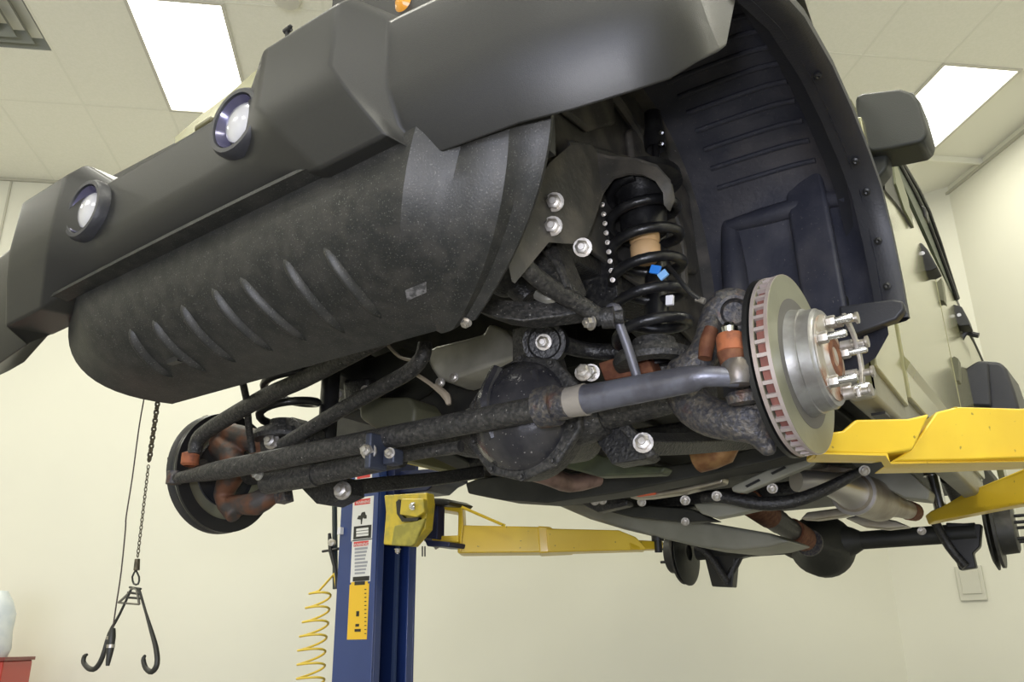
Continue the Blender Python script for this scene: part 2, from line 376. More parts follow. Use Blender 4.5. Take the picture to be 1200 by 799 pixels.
for (x0, y0), (x1, y1) in (((152, 385), (205, 442)), ((180, 372), (246, 436)), ((210, 355), (278, 424)), ((244, 338), (322, 414)), ((283, 322), (362, 404)), ((328, 305), (404, 392)), ((375, 287), (448, 374))):
    # each pressed rib follows the plate: find its ends on the surface
    def find(px, py):
        best = None; d = (cf+cr*((px-600)/FPX)+cu*((399.5-py)/FPX)).normalized()
        for i in range(61):
            for j in range(41):
                P = skid_pt(i/60, j/40)-CAM; e = (P-d*P.dot(d)).length
                if best is None or e < best[0]: best = (e, i/60, j/40)
        return best[1:]
    a_ = find(x0, y0); b_ = find(x1, y1); pts = []; q = MB()
    m = 14; grid_ = []
    for i in range(m+1):
        u = i/m; s_ = lerp(a_[0], b_[0], u); t_ = lerp(a_[1], b_[1], u)
        row = []
        for j in range(7):
            w_ = (j-3)/3; e = max(0, 1-(2*u-1)**4)
            P, nn = skid_disp(max(0, min(1, s_+w_*.0125*e**.5)), t_); row.append(P+nn*(.012*e*max(0, 1-abs(w_)**1.6)-.0015))
        grid_.append(row)
    q.slab(grid_, (0, .003, .003)).obj('rib', skid_m, skid, ang=60)
q = MB(); P, nn = skid_disp(.245, .70); q.box(P+nn*.001, (.030, .012, .012)); q.obj('slot', ink_m, skid)
for px, py in ((300, 447), (372, 424), (460, 398), (110, 432)):
    pass
P, nn = skid_disp(.985, .97); bolt(at(546, 377, Y=-.437), (0, -.5, -1), .007, .006, skid)
# scuffed patch on the plate
f_ = find(481, 340); rws = []
for j in range(4):
    rws.append([skid_disp(f_[0]+(i-4)*.004, f_[1]+(j-1.5)*.018+(i-4)*-.004)[0]+skid_disp(*f_)[1]*.0008 for i in range(9)])
MB().slab(rws, (0, .001, 0)).obj('scuff', mat('pale scuff', (.16, .155, .15), .7, 0, (.05, .05, .048), 120, .4, .6), skid)
for pts in (((700, 117), (712, 112), (724, 110), (738, 106)),):
    q = MB(); q.tube([at(*p_, Z=.195+.055*.7)+V((0, -.001, 0)) for p_ in pts], [.001, .0035, .003, .001][:len(pts)], 6); q.obj('scuff', mat('tan scuff', (.30, .27, .21), .8), bumper)
# lip between bumper and plate
q = MB(); q.slab([[V((BX+x, -.668+.008*(x*2)**2, .197+.05*x)) for x in [i*.05-.42 for i in range(18)]], [V((BX+x, -.635, .196+.05*x)) for x in [i*.05-.42 for i in range(18)]]], (0, 0, .006)).obj('seam_lip', skid_m, skid)

# ---- hood corner and grille just behind the bumper
b = MB()
hood = [(-.62, -.30), (-.45, -.37), (0, -.40), (.4, -.37), (.53, -.30)]
hz = .56
b.slab([[V((x, y, .45)) for x, y in hood], [V((x, y+.0, .52)) for x, y in hood], [V((x*.98, y+.04, .545)) for x, y in hood]], (0, .02, 0))
grille = b.obj('grille_panel', paint_m, car, bev=.006)
q = MB(); p = at(470, 1, Y=-.52); q.lathe(p+V((0, .02, 0)), (0, -1, 0), [(0, .018), (.015, .018), (.024, .010), (.026, 0)]); q.obj('turn_lamp', mat('amber lens', (.70, .30, .03), .15, 0, coat=1.), grille)
q = MB(); q.box(at(240, 146, Y=-.575), (.05, .012, .012), M.Rotation(-.1, 3, 'Y')); q.obj('marker_lamp', mat('olive dark', (.10, .09, .04), .3), grille, bev=.004)
# khaki edge of the hood seen above the bumper
b = MB(); hp = [(205, 163), (235, 137), (268, 112), (306, 79)]
b.slab([[at(x, y-2, Y=-.57) for x, y in hp], [at(x, y+16, Y=-.57) for x, y in hp]], (0, .012, 0)).obj('hood_front', paint_m, car)

# ---- body tub, doors, roof
SX = .790
def side(name, pts, m, parent, x=SX, th=.03, bev=.004, label=None):   # outline (Y, z) of a side panel, given thickness inwards
    return MB().prism([V((x, y, z)) for y, z in pts], (-th, 0, 0)).obj(name, m, parent, bev=bev, label=label)
tub = MB()
def hull(xs, y0, y1, z0_, z1_):
    return MB().box(((xs[0]+xs[1])/2, (y0+y1)/2, (z0_+z1_)/2), (xs[1]-xs[0], y1-y0, z1_-z0_))
side('cowl_side', [(.50, .12), (.83, .10), (.83, .96), (.30, .92), (.30, .83), (.50, .80)], paint_m, car)
side('body_side', [(2.62, .95), (.83, .95), (.83, .075), (.49, .075), (.49, .13), (2.35, .13), (2.40, .30), (2.55, .50), (3.35, .50), (3.55, .15), (3.62, .15), (3.62, .95)], paint_m, car, x=SX-.012)
fd = side('front_door', [(.86, .13), (1.88, .13), (1.92, .16), (1.92, .95), (.86, .95)], paint_m, car, x=SX+.004)
rd = side('rear_door', [(1.94, .13), (2.28, .13), (2.36, .32), (2.50, .50), (2.72, .60), (2.72, .95), (1.94, .95)], paint_m, car, x=SX+.004)
# pressed line along the lower doors and the rocker
q = MB(); q.prism([V((SX+.004, .86, .20)), V((SX+.004, .86, .24)), V((SX+.016, .86, .22))], (0, 1.06, 0)); q.obj('door_crease', paint_m, fd)
side('rocker_panel', [(.50, .14), (2.33, .14), (2.33, .05), (.50, .05)], steelgrey_m, car, x=SX-.010, th=.06, bev=.012)
for y in (.62, .74): q = MB(); q.box((SX-.03, y, .039), (.03, .05, .006)); q.obj('rocker_slot', ink_m, car)
# right side and underside
MB().box((-.86, 1.9, .56), (.03, 2.9, .78)).obj('right_body_side', paint_m, car, bev=.01)
floor_pan = MB().box((-.04, 1.95, .26), (1.60, 3.0, .03)).obj('floor_pan', under_m, car)
q = MB(); q.box((-.04, .56, .58), (1.50, .04, .66)); q.obj('firewall', under_m, car)
for k in range(5):
    q = MB(); q.box((-.04+(k-2)*.27, 1.3, .235), (.06, 1.5, .03)); q.obj('floor_rib', under_m, floor_pan, bev=.008)
# greenhouse: pillars, glass, roof
def gh(name, pts, m, x0=.780, x1=.700, zb=.95, zt=1.45, th=.02, bev=.003, parent=car):  # leaning side window parts
    P = [V((lerp(x0, x1, (z-zb)/(zt-zb)), y, z)) for y, z in pts]
    return MB().prism(P, (-th, 0, 0)).obj(name, m, parent, bev=bev)
gh('windshield_pillar', [(.66, .93), (.80, .93), (.88, 1.08), (.80, 1.08)], paint_m)
gh('front_window', [(.90, .95), (1.86, .95), (1.86, 1.42), (1.74, 1.42)], glass_m, th=.006, bev=0)
gh('middle_pillar', [(1.86, .95), (2.0, .95), (2.0, 1.45), (1.86, 1.45)], ink_m)
gh('rear_window', [(2.0, .95), (2.70, .95), (2.70, 1.42), (2.0, 1.42)], glass_m, th=.006, bev=0)
gh('rear_pillar', [(2.70, .95), (3.58, .95), (3.50, 1.45), (2.70, 1.45)], mirror_m)
MB().box((-.04, 2.66, 1.46), (1.50, 1.88, .05)).obj('soft_top', mirror_m, car, bev=.02)
green_m = mat('green-black rubber', (.045, .060, .035), .45)
def sidestrip(nm, pts, X, m, t=.012):
    q = MB(); q.prism([at(px, py, X=X) for px, py in pts], (-t, 0, 0)); return q.obj(nm, m, car)
sidestrip('window_frame', ((1045, 176), (1054, 184), (1088, 246), (1107, 302), (1122, 353), (1112, 336), (1090, 285), (1068, 236), (1052, 202)), .795, green_m)
sidestrip('pillar_cover', ((1036, 170), (1046, 176), (1056, 215), (1071, 267), (1052, 240), (1037, 222)), .800, ink_m)
sidestrip('pillar_face', ((1046, 180), (1050, 190), (1064, 232), (1071, 266), (1060, 245), (1050, 215)), .806, mat('olive pillar', (.16, .17, .09), .35), .006)
for k, (a, b_, c) in enumerate((((1048, 180), (1084, 250), (1121, 350)), ((1054, 184), (1089, 248), (1122, 350)))):
    q = MB(); q.tube([at(*a, X=.800), at(*b_, X=.800), at(*c, X=.800)], [.006, .007, .010], 8); q.obj('window_seal', ink_m, car)
q = MB(); q.box((-.04, .74, 1.02), (1.40, .02, .20), M.Rotation(-.5, 3, 'X')); q.obj('windshield', glass_m, car)
# hood top
MB().slab([[V((x, -.32, .58)) for x in (-.62, -.04, .40)], [V((x, .75, .94)) for x in (-.70, -.04, .40)]], (0, 0, .02)).obj('hood', paint_m, car)
MB().box((-.60, .25, .52), (.04, .7, .24)).obj('right_hood_side', paint_m, car)
# door hardware
def plateY(nm, pts, Y, t, m, par, bev=.004):
    q = MB(); q.prism([at(px, py, Y=Y) for px, py in pts], (0, t, 0)); return q.obj(nm, m, par, bev=bev)
def handle(par, pts, Y, dots):
    h = plateY('door_handle', pts, Y, .10, ink_m, par, .005)
    for px, py in dots:
        q = MB(); q.cyl(at(px, py, Y=Y-.002), at(px, py, Y=Y+.01), .008, n=12); q.obj('handle_screw', white_m if False else alu_m, car)
    return h
handle(fd, ((1062, 291), (1068, 284), (1080, 284), (1087, 292), (1099, 313), (1091, 317), (1074, 318), (1069, 306)), 1.66, ((1072, 300), (1081, 297)))
handle(rd, ((1111, 361), (1117, 356), (1127, 359), (1134, 372), (1137, 381), (1124, 382), (1117, 376)), 2.42, ((1124, 369),))
def hinge(par, pts, Y): return plateY('hinge', pts, Y, .06, mat('olive hinge', (.12, .12, .07), .4), par, .002)
plateY('side_clip', ((1079, 240), (1085, 243), (1086, 256), (1082, 254)), 1.40, .05, ink_m, car)
hinge(rd, ((1088, 325), (1094, 334), (1103, 325), (1106, 344), (1107, 354), (1104, 352), (1096, 353), (1092, 342)), 1.95)
hinge(rd, ((1107, 420), (1112, 422), (1118, 417), (1123, 420), (1124, 446), (1111, 447), (1108, 436)), 1.97)
q = MB(); q.tube([at(1126, 398, Y=2.55), at(1131, 390, Y=2.55), at(1138, 386, Y=2.55)], .012, 8); q.obj('strap', ink_m, car)
q = MB(); q.tube([at(1129, 383, Y=2.57), at(1135, 390, Y=2.57), at(1147, 393, Y=2.57)], .012, 8); q.obj('strap', ink_m, car)
q = MB(); q.tube([at(1135, 390, Y=2.6), at(1143, 404, Y=2.8), at(1152, 424, Y=3.1)], .005, 8); q.obj('strap_cord', ink_m, car)
# side mirror on the door
P1 = at(1003, 108, Y=.93); P2 = at(1087, 168, Y=.93)
b = MB(); mm = [(1002, 112), (1012, 108), (1055, 103), (1070, 108), (1078, 118), (1087, 150), (1086, 160), (1078, 167), (1045, 174), (1020, 178), (1002, 165)]
b.prism([at(px, py, Y=.90) for px, py in mm], (0, .14, .01)); mir = b.obj('side_mirror', mirror_m, car, ang=50, bev=.018)
b = MB(); b.prism([at(px, py, Y=.94) for px, py in ((1000, 170), (1040, 172), (1040, 195), (1024, 215), (1000, 190))], (0, .07, 0)); b.obj('mirror_arm', mirror_m, mir, bev=.01)
b = MB(); b.prism([at(px, py, Y=1.045) for px, py in ((1008, 112), (1070, 108), (1080, 160), (1012, 170))], (0, .004, 0)); b.obj('mirror_glass', chrome_m, mir)
#==FENDER==
# ---- left front wheel arch: outer flare, inner liner, inner fender
lip = [(-.375, .450), (-.355, .465), (-.34, .475), (-.14, .545), (.04, .560), (.17, .540), (.29, .50), (.36, .46), (.40, .36), (.415, .26), (.41, .185)]
XL = .879
def arch(x, g, h, dz=0):       # the lip path moved outwards from its centre (0, .2) by g
    out = []
    for y, z in lip:
        d = V((y, z-.15)); out.append(V((x, y+g*(d.x/d.length), z+h*(d.y/d.length)+dz)))
    return out
fl = MB(); fl.slab([*[r[2:] for r in (arch(XL-.060, .008, .006), arch(XL-.035, .002, .004), arch(XL-.012, 0, 0), arch(XL, .004, .006), arch(XL+.002, .016, .015), arch(XL-.008, .034, .034), arch(XL-.10, .070, .070))]], (0, 0, .004))
flare = fl.obj('fender_flare', flare_m, car, ang=40)
for k in (4, 6, 7, 8, 9):
    p = lip[k]; d = V((p[0], p[1]-.15)).normalized()
    q = MB(); q.lathe((XL-.028, p[0]-.004*d.x, p[1]-.002*d.y), (0, -d.x, -d.y), [(0, .008), (.004, .008), (.006, .004), (.004, 0)], 12); q.obj('rivet', ink_m, flare)
# liner: deeper than the lip; the ribbed front top part, a stepped crown, and the rear wall
XI = .455
lin = MB()
path = [(-.39, .50), (-.36, .62), (-.25, .70), (-.05, .765), (.10, .765), (.24, .735), (.36, .66), (.44, .55), (.475, .42), (.48, .28), (.475, .16), (.47, .10)]
def lin_row(x, k):
    r = []
    for i, (y, z) in enumerate(path):
        l = lip[min(i, len(lip)-1)]
        if i >= len(lip): l = (.41, .185-.03*(i-len(lip)+1))
        Y, Zz = lerp(y, l[0], k), lerp(z, l[1], k); r.append(V((x, Y, Zz)))
    return r
xs = [(XI, 0), (XI+.06, 0), (.60, 0), (.70, .02), (.75, .08), (.80, .40), (.838, 1.0)]
# refine along the path
def refine(row, m=4):
    o = []
    for i in range(len(row)-1):
        p0, p1, p2, p3 = row[max(i-1, 0)], row[i], row[i+1], row[min(i+2, len(row)-1)]
        for j in range(m):
            t = j/m; o.append(.5*((2*p1)+(p2-p0)*t+(2*p0-5*p1+4*p2-p3)*t*t+(3*p1-p0-3*p2+p3)*t**3))
    return o+[row[-1]]
R_ = [refine(lin_row(x, k)) for x, k in xs]
liner = MB().slab(R_, (0, .003, .006)).obj('fender_liner', liner_m, car, ang=50)
# pressed ribs across the liner's front crown
for k in range(9):
    u = 14.5+k*1.45; i = int(u); row = []
    for x, kk in xs[1:5]:
        R = refine(lin_row(x, kk)); row.append(R[i].lerp(R[i+1], u-i)+V((0, .0, -.003)))
    q = MB(); q.tube(row, .0065, 8, 3); q.obj('liner_rib', liner_m, liner)
# rounded ledge above the rear wall, and the rounded corner at its inner side
row = []
for x, kk in xs[1:6]: R = refine(lin_row(x, kk)); row.append(R[29]+V((0, .004, 0)))
q = MB(); q.tube(row, [.016, .022, .024, .022, .012], 14, 3); q.obj('liner_ledge', liner_m, liner)
q = MB(); q.tube([(.515, .468, .56), (.515, .462, .40), (.515, .462, .22), (.515, .466, .12)], [.018, .030, .032, .030], 16); q.obj('liner_corner', liner_m, liner)
# raised panels of the rear wall
q = MB(); A = .462
q.slab([[V((.62, .455, .68)), V((.66, .440, .60)), V((.665, .437, .40)), V((.67, .437, .13))], [V((.74, .430, .62)), V((.755, .415, .56)), V((.760, .415, .40)), V((.765, .415, .13))]], (0, .03, 0))
q.obj('liner_panel', liner_m, liner, bev=.010)
q = MB(); q.box((.60, .462, .235), (.28, .020, .012), M.Rotation(.08, 3, 'Y')); q.obj('liner_step', liner_m, liner, bev=.005)
q = MB(); fp = [(982, 358), (1046, 350), (1058, 352), (1060, 362), (1050, 374), (1004, 391), (988, 389)]
q.prism([at(px, py, Y=.385) for px, py in fp], (0, .03, 0)); q.obj('flare_tail', flare_m, flare, bev=.006)
# inner fender: the upright sheet between the liner and the frame
XF = .425
innr = [refine([V((x, y, z)) for y, z in path[1:]], 3) for x in (XI+.002,)]
inn = MB(); pts = [(-.50, .22), (-.50, .70), (-.38, .82), (-.20, .90), (.12, .92), (.30, .88), (.42, .74), (.50, .52), (.52, .20), (.30, .24), (.12, .27), (-.16, .27), (-.34, .22)]
inner = inn.prism([V((XF, y, z)) for y, z in pts], (-.012, 0, 0)).obj('inner_fender', sheet_m, car, bev=.003)
for nm, pt, d, m_ in (('fender_panel', [(-.30, .50), (-.10, .52), (.02, .60), (.02, .74), (-.26, .72)], .018, sheet_m), ('fender_panel', [(.10, .44), (.30, .36), (.42, .40), (.40, .60), (.20, .70), (.08, .62)], .022, sheet_m), ('fender_panel', [(-.48, .30), (-.34, .30), (-.30, .44), (-.36, .56), (-.48, .52)], .014, sheet_m)):
    q = MB(); q.prism([V((XF, y, z)) for y, z in pt], (d, 0, 0)); q.obj(nm, m_, inner, bev=.010)
# filler between the sheet and the liner
q = MB(); rr = refine([V((XF, y, z)) for y, z in path], 3); q.slab([rr, [p+V((XI-XF, 0, 0)) for p in rr]], (0, 0, .008)); q.obj('liner_edge', sheet_m, inner)
for (a, c, e) in (((-.16, .46), (.30, .60), .010), ((-.10, .70), (.28, .56), .012), ((.24, .60), (.34, .33), .012), ((-.44, .56), (-.20, .64), .009)):
    q = MB(); q.tube([V((XF+.006, *a)), V((XF+.020, (a[0]+c[0])/2+.02, (a[1]+c[1])/2+.01)), V((XF+.006, *c))], e, 8); q.obj('fender_bead', sheet_m, inner)
q = MB(); q.slab([[V((-.62, -.33, .55)), V((.40, -.33, .57)), V((.84, -.33, .56))], [V((-.62, 0, .82)), V((.40, 0, .84)), V((.84, 0, .84))], [V((-.62, .6, .86)), V((.40, .6, .90)), V((.78, .6, .88))]], (0, 0, .01)); q.obj('engine_bay_shade', ink_m, car)  # added black sheet: the shade of the engine bay as colour
# radiator support / crush region between bumper and liner; its shadow is painted as black panels
q = MB(); q.box((.46, -.50, .50), (.64, .03, .42)); q.obj('bumper_shadow_panel', ink_m, car)
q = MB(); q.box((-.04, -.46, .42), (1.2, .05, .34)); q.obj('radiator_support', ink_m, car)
#==CHASSIS==
# ---- frame
def rail(sx):
    pr = [(-.60, .26), (-.30, .27), (.05, .30), (.35, .26), (.60, .17), (.90, .13), (2.10, .13), (2.35, .22), (2.70, .36), (3.2, .34), (3.6, .30)]
    lo = MB(); top = []; bot = []
    rows = []
    for dx, up in ((-.04, 0), (-.04, 1), (.04, 1), (.04, 0), (-.04, 0)):
        rows.append([V((BX+sx*(.43 if y < .6 or y > 2.4 else .46)+dx, y, z+(.05 if up else -.05))) for y, z in pr])
    b = MB(); m = len(pr)
    b.v = [p for r in rows[:4] for p in r]
    for i in range(4):
        for j in range(m-1): b.f.append((i*m+j, i*m+j+1, ((i+1) % 4)*m+j+1, ((i+1) % 4)*m+j))
    b.f += [(0, m, 2*m, 3*m), (m-1, 2*m-1, 3*m-1, 4*m-1)]
    return b.obj('frame_rail', black_m if sx > 0 else under_m, car, bev=.006)
railL = rail(1); railR = rail(-1)
for k, (y, z, w_) in enumerate(((-.40, .27, .07), (.78, .10, .11), (1.45, .12, .10), (2.05, .13, .08), (3.45, .30, .08))):
    q = MB(); q.box((BX, y, z), (.86, w_, .06)); q.obj('crossmember', black_m, car, bev=.012)
# ---- front axle
ax = MB(); ax.tube([(-.62, 0, -.015), (-.10, 0, -.018), (.10, 0, -.02), (.34, 0, -.02), (.60, 0, -.005)], [.036, .036, .040, .042, .036], 20)
axle = ax.obj('front_axle', grim_m, car)
DX = .235
q = MB(); q.lathe((DX, -.045, -.022), (0, 1, 0), [(0, .118), (.05, .115), (.11, .075), (.20, .055), (.24, .045), (.24, 0)], 32)
q.tube([(DX-.20, 0, -.02), (DX-.10, 0, -.02), (DX+.10, 0, -.02), (DX+.16, 0, -.02)], [.038, .062, .062, .044], 20)
q.obj('differential_housing', grim_m, axle)
q = MB(); n = 10; oc = []
for k in range(n):
    a = 2*PI*k/n+.3; r = .130*(1+.05*math.cos(2*a)); oc.append(V((DX+.008+r*math.cos(a), -.062, -.022+r*1.0*math.sin(a))))
q.prism(oc, (0, .020, 0)); q.obj('cover_flange', grim_m, axle, bev=.006)
q = MB(); q.lathe((DX+.004, -.060, -.020), (0, -1, 0), [(0, .108), (.018, .104), (.045, .082), (.062, .052), (.068, .02), (.068, 0)], 32)
q.tube([(DX-.02, -.10, .07), (DX-.035, -.122, 0), (DX-.02, -.112, -.07)], [.012, .016, .012], 8); q.tube([(DX+.05, -.09, -.09), (DX+.075, -.10, -.02), (DX+.06, -.095, .05)], [.008, .010, .008], 8)
q.obj('differential_cover', mat('oily cover', (.025, .025, .030), .25, .2, (.06, .058, .058), 12, .42, .66, bump=.5, bscale=40, speck=(.22, .21, .2), speck_amt=.71, speck_scale=150), axle)
for k in range(n):
    a = 2*PI*k/n+.3; r = .117; bolt((DX+.008+r*math.cos(a), -.063, -.022+r*math.sin(a)), (0, -1, 0), .006, .006, axle, grim_m, 'cover_bolt')
# upper link bushing on the differential housing
c = at(640, 402, Y=-.03); bd = V((.36, -.90, -.26)).normalized()
q = MB(); q.lathe(c+bd*-.025, bd, [(0, .026), (0, .043), (.05, .043), (.05, .034), (.046, .030), (.046, .014), (.052, .014), (.052, 0)], 28)
q.obj('link_bushing', black_m, axle)
bolt(c+bd*.027, bd, .012, .012, axle)
q = MB(); q.tube([c+V((.035, .01, -.008)), at(690, 411, Y=.03), at(735, 413, Y=.05)], [.018, .016, .018], 12); q.obj('upper_control_arm', black_m, axle)
q = MB(); q.slab([[at(600, 385, Y=.03), at(622, 380, Y=.02), at(640, 372, Y=.0)], [at(600, 440, Y=.03), at(625, 440, Y=.01), at(660, 440, Y=0)]], (0, .03, 0)); q.obj('link_bracket', grim_m, axle, bev=.004)
bolt(at(693, 437, Y=-.09), (.35, -1, -.1), .012, .014, axle)
# rusty mount above the tube on the left side
q = MB(); q.prism([at(px, py, Y=.0) for px, py in ((700, 425), (755, 408), (766, 436), (708, 446))], (0, .05, 0)); q.obj('rusty_bracket', rust_m, axle, bev=.004)
# spring seats and coil springs
def spring(x, y, zb, zt, r, turns, lean):
    pts = []; N = int(turns*22)
    for i in range(N+1):
        t = i/N; a = 2*PI*turns*t+1.2; rr = r*(.92 if t < .06 or t > .94 else 1)
        pts.append(V((x+lean*t+rr*math.cos(a), y+rr*math.sin(a)+.02*t, zb+(zt-zb)*(t if .05 < t < .95 else (.05*(t/.05)**1.8 if t <= .05 else 1-.05*((1-t)/.05)**1.8)))))
    q = MB(); q.tube(pts, .0105, 10, 0); return q.obj('coil_spring', spring_m, car, ang=60)
def shock(p0, p1):
    q = MB(); d = p1-p0; L_ = d.length; q.lathe(p0, d, [(0, 0), (0, .012), (.02, .012), (.02, .024), (L_*.55, .024), (L_*.55, .008), (L_, .008), (L_, 0)], 18)
    o = q.obj('shock_absorber', spring_m, car); return o
for sx in (1, -1):
    X0 = .500 if sx > 0 else -.500; top = .425 if sx > 0 else .50
    s_ = spring(X0, 0, .075, top, .068, 5.6, -.012*sx-.0)
    q = MB(); q.lathe((X0, 0, .045), (0, 0, 1), [(0, .045), (0, .074), (.010, .078), (.022, .074), (.024, .045), (.05, .040), (.06, 0)], 28); q.obj('spring_seat', grim_m, axle)
    q = MB(); T = V((X0-.012*sx, .02, top+.01)); q.lathe(T+V((0, 0, .02)), (0, 0, -1), [(0, 0), (0, .082), (.015, .084), (.022, .060), (.05, .052), (.055, .050), (.125, .045), (.13, .038), (.135, 0)], 32)
    q.obj('spring_isolator', spring_m, s_)
    q = MB(); q.lathe(T+V((0, 0, -.105)), (0, 0, -1), [(0, 0), (0, .030), (.018, .030), (.024, .026), (.030, .030), (.052, .029), (.062, .022), (.062, 0)], 24); q.obj('bump_stop', orange_m, s_, label='tan foam bump stop inside the coil')
    q = MB(); q.lathe((X0, 0, .06), (0, 0, 1), [(0, .03), (.035, .026), (.035, 0)], 20); q.obj('bump_pad', spring_m, s_)
q = MB(); p = at(768, 316, Y=-.062); q.box(p, (.020, .006, .016), M.Rotation(.4, 3, 'Y')); q.obj('blue_tag', tagblue_m, s_, bev=.001)
q = MB(); p = at(777, 322, Y=-.062); q.box(p, (.018, .006, .014), M.Rotation(-.5, 3, 'Y')); q.obj('pale_blue_tag', mat('pale tag', (.25, .50, .85), .4), s_, bev=.001)
q = MB(); p = at(785, 352, Y=-.05); q.box(p, (.014, .008, .018), M.Rotation(.1, 3, 'Y')); q.obj('white_tag', tagwhite_m, s_, bev=.001)
q = MB(); q.tube([at(783, 312, Y=-.02), at(795, 326, Y=-.04), at(808, 342, Y=-.04), at(824, 353, Y=-.03)], .0045, 8); q.obj('brake_hose', ink_m, car)
q = MB(); q.tube([at(816, 350, Y=-.032), at(826, 353, Y=-.03)], .006, 8); q.obj('hose_fitting', bolt_m, car)
shock(at(770, 395, Y=.08), at(768, 140, Y=.10)); shock(V((-.46, .1, .02)), V((-.48, .12, .52)))
q = MB(); c = at(768, 175, Y=.09); q.lathe(c, (0, 0, 1), [(0, .022), (.03, .024), (.05, .020), (.09, .018), (.09, 0)], 20); q.obj('shock_boot', spring_m, car)
for py in (155, 168): bolt(at(775, py, Y=.07), (0, -1, 0), .005, .004, car, chrome_m, 'shock_bolt')
# spring tower: the curved plate that arches over the left spring
outer = [(585, 262), (600, 248), (634, 205), (645, 190), (668, 170), (692, 170), (700, 182), (715, 186), (745, 188), (770, 196), (786, 214), (789, 232), (783, 246)]
innr_ = [(600, 330), (640, 282), (672, 284), (686, 275), (692, 262), (698, 245), (705, 225), (717, 208), (735, 203), (752, 204), (768, 212), (777, 226), (778, 240)]
yy = [-.24, -.20, -.16, -.14, -.12, -.10, -.09, -.085, -.08, -.075, -.07, -.06, -.05]
q = MB(); q.slab([[(at(*p, X=.452) if i < 7 else at(*p, Y=y)) for i, (p, y) in enumerate(zip(outer, yy))], [(at(*p, X=.458) if i < 6 else at(*p, Y=y-.012)) for i, (p, y) in enumerate(zip(innr_, yy))]], (0, .008, 0)); tower = q.obj('spring_tower', sheet_m, car, ang=50)
q = MB(); q.slab([[(at(*p, X=.452) if i < 7 else at(*p, Y=y)) for i, (p, y) in enumerate(zip(outer, yy))][4:], [at(*p, Y=y+.12) for p, y in zip(outer, yy)][4:]], (0, 0, .006)); q.obj('tower_top', sheet_m, tower)
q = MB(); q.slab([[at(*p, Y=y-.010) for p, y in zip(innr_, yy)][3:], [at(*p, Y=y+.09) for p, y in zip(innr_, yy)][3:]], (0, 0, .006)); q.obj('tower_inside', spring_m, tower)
q = MB(); q.prism([at(px, py, Y=-.02) for px, py in ((688, 262), (705, 225), (722, 330), (726, 372), (700, 362), (655, 330), (640, 300), (668, 284))], (0, .03, 0)); q.obj('tower_gusset', black_m, tower, bev=.003)
for px, py, X in ((650, 237, .462), (648, 265, .462), (683, 290, .47)): bolt(at(px, py, X=X), (.35, -1, -.35), .0125, .012, tower)
for k in range(9): bolt(at(706+k*1.5, 240+k*11, Y=-.05), (.35, -1, -.3), .0035, .003, tower, bolt_m, 'spot_bolt')
# folded bracket beside the sway bar
q = MB(); q.slab([[at(612, 285, Y=-.22), at(650, 280, Y=-.20), at(664, 292, Y=-.17)], [at(640, 330, Y=-.24), at(668, 332, Y=-.22), at(684, 340, Y=-.16)], [at(650, 345, Y=-.22), at(676, 350, Y=-.20), at(684, 345, Y=-.15)]], (0, .01, 0)); q.obj('sway_bar_bracket', grim_m, car, bev=.004)
q = MB(); q.tube([at(636, 290, Y=-.23), at(652, 310, Y=-.24), at(664, 338, Y=-.24)], .006, 8); q.obj('bracket_bead', grim_m, car)
# sway bar arm, its joint and the link to the axle
q = MB(); q.tube([at(592, 262, Y=-.36), at(602, 285, Y=-.35), at(618, 315, Y=-.32), at(650, 340, Y=-.25), at(680, 357, Y=-.19), at(706, 374, Y=-.15)], [.015, .0155, .0155, .0155, .0155, .015], 14); sway = q.obj('sway_bar', grim_m, car)
q = MB(); q.lathe(at(697, 374, Y=-.16), (.9, .35, 0), [(0, 0), (0, .010), (.012, .010), (.012, .018), (.034, .020), (.036, .012), (.05, .012), (.05, 0)], 20); q.obj('sway_bar_joint', grim_m, sway)
q = MB(); q.ball(at(719, 366, Y=-.14), .017); q.tube([at(722, 370, Y=-.138), at(735, 405, Y=-.12), at(746, 440, Y=-.10)], .0085, 12); q.obj('sway_bar_link', mat('link grey', (.13, .13, .15), .45, .4, bump=.2), sway)
bolt(at(693, 378, Y=-.17), (-.4, -.9, -.2), .010, .010, sway)
q = MB(); q.tube([(-.52, -.36, .26), (BX, -.38, .26), (.40, -.38, .26)], .015, 12); q.obj('sway_bar_centre', grim_m, sway)
q = MB(); q.tube([at(258, 425, Y=-.30), at(285, 450, Y=-.22), at(292, 505, Y=-.10), at(296, 530, Y=-.07)], .0085, 10); q.obj('right_sway_link', grim_m, sway)
# ---- tie rod
TY = -.16
TR = at(205, 561, Y=TY); TL = at(846, 437, Y=TY)
JP = at(864, 434, Y=-.135)
def on(t): return TR.lerp(TL, t)
q = MB(); q.tube([TR, on(.06), on(.14), on(.5), on(.76)], [.013, .017, .0225, .0225, .0225], 18, 3); tie = q.obj('tie_rod', grim_m, car)
q = MB(); q.tube([on(.76), on(.80)], [.0285, .0285], 20); q.lathe(on(.757), TL-TR, [(0, .022), (0, .036), (.035, .036), (.035, .022)], 24); q.obj('tie_rod_clamp', cast_m, tie)
q = MB(); q.tube([on(.80), on(.825)], [.026, .028], 20); q.obj('clamp_sleeve', mat('pale clamp', (.34, .31, .27), .5, .3, bump=.3), tie)
q = MB(); q.tube([on(.825), on(.86), on(.955), on(.98), JP+V((0, 0, -.012))], [.026, .024, .0225, .017, .015], 20); q.obj('adjuster_sleeve', mat('blue-grey sleeve', (.16, .165, .20), .38, .5, (.11, .11, .13), 20, bump=.3), tie)
bolt(at(684, 437, Y=-.19), (.35, -1, .1), .011, .012, tie)
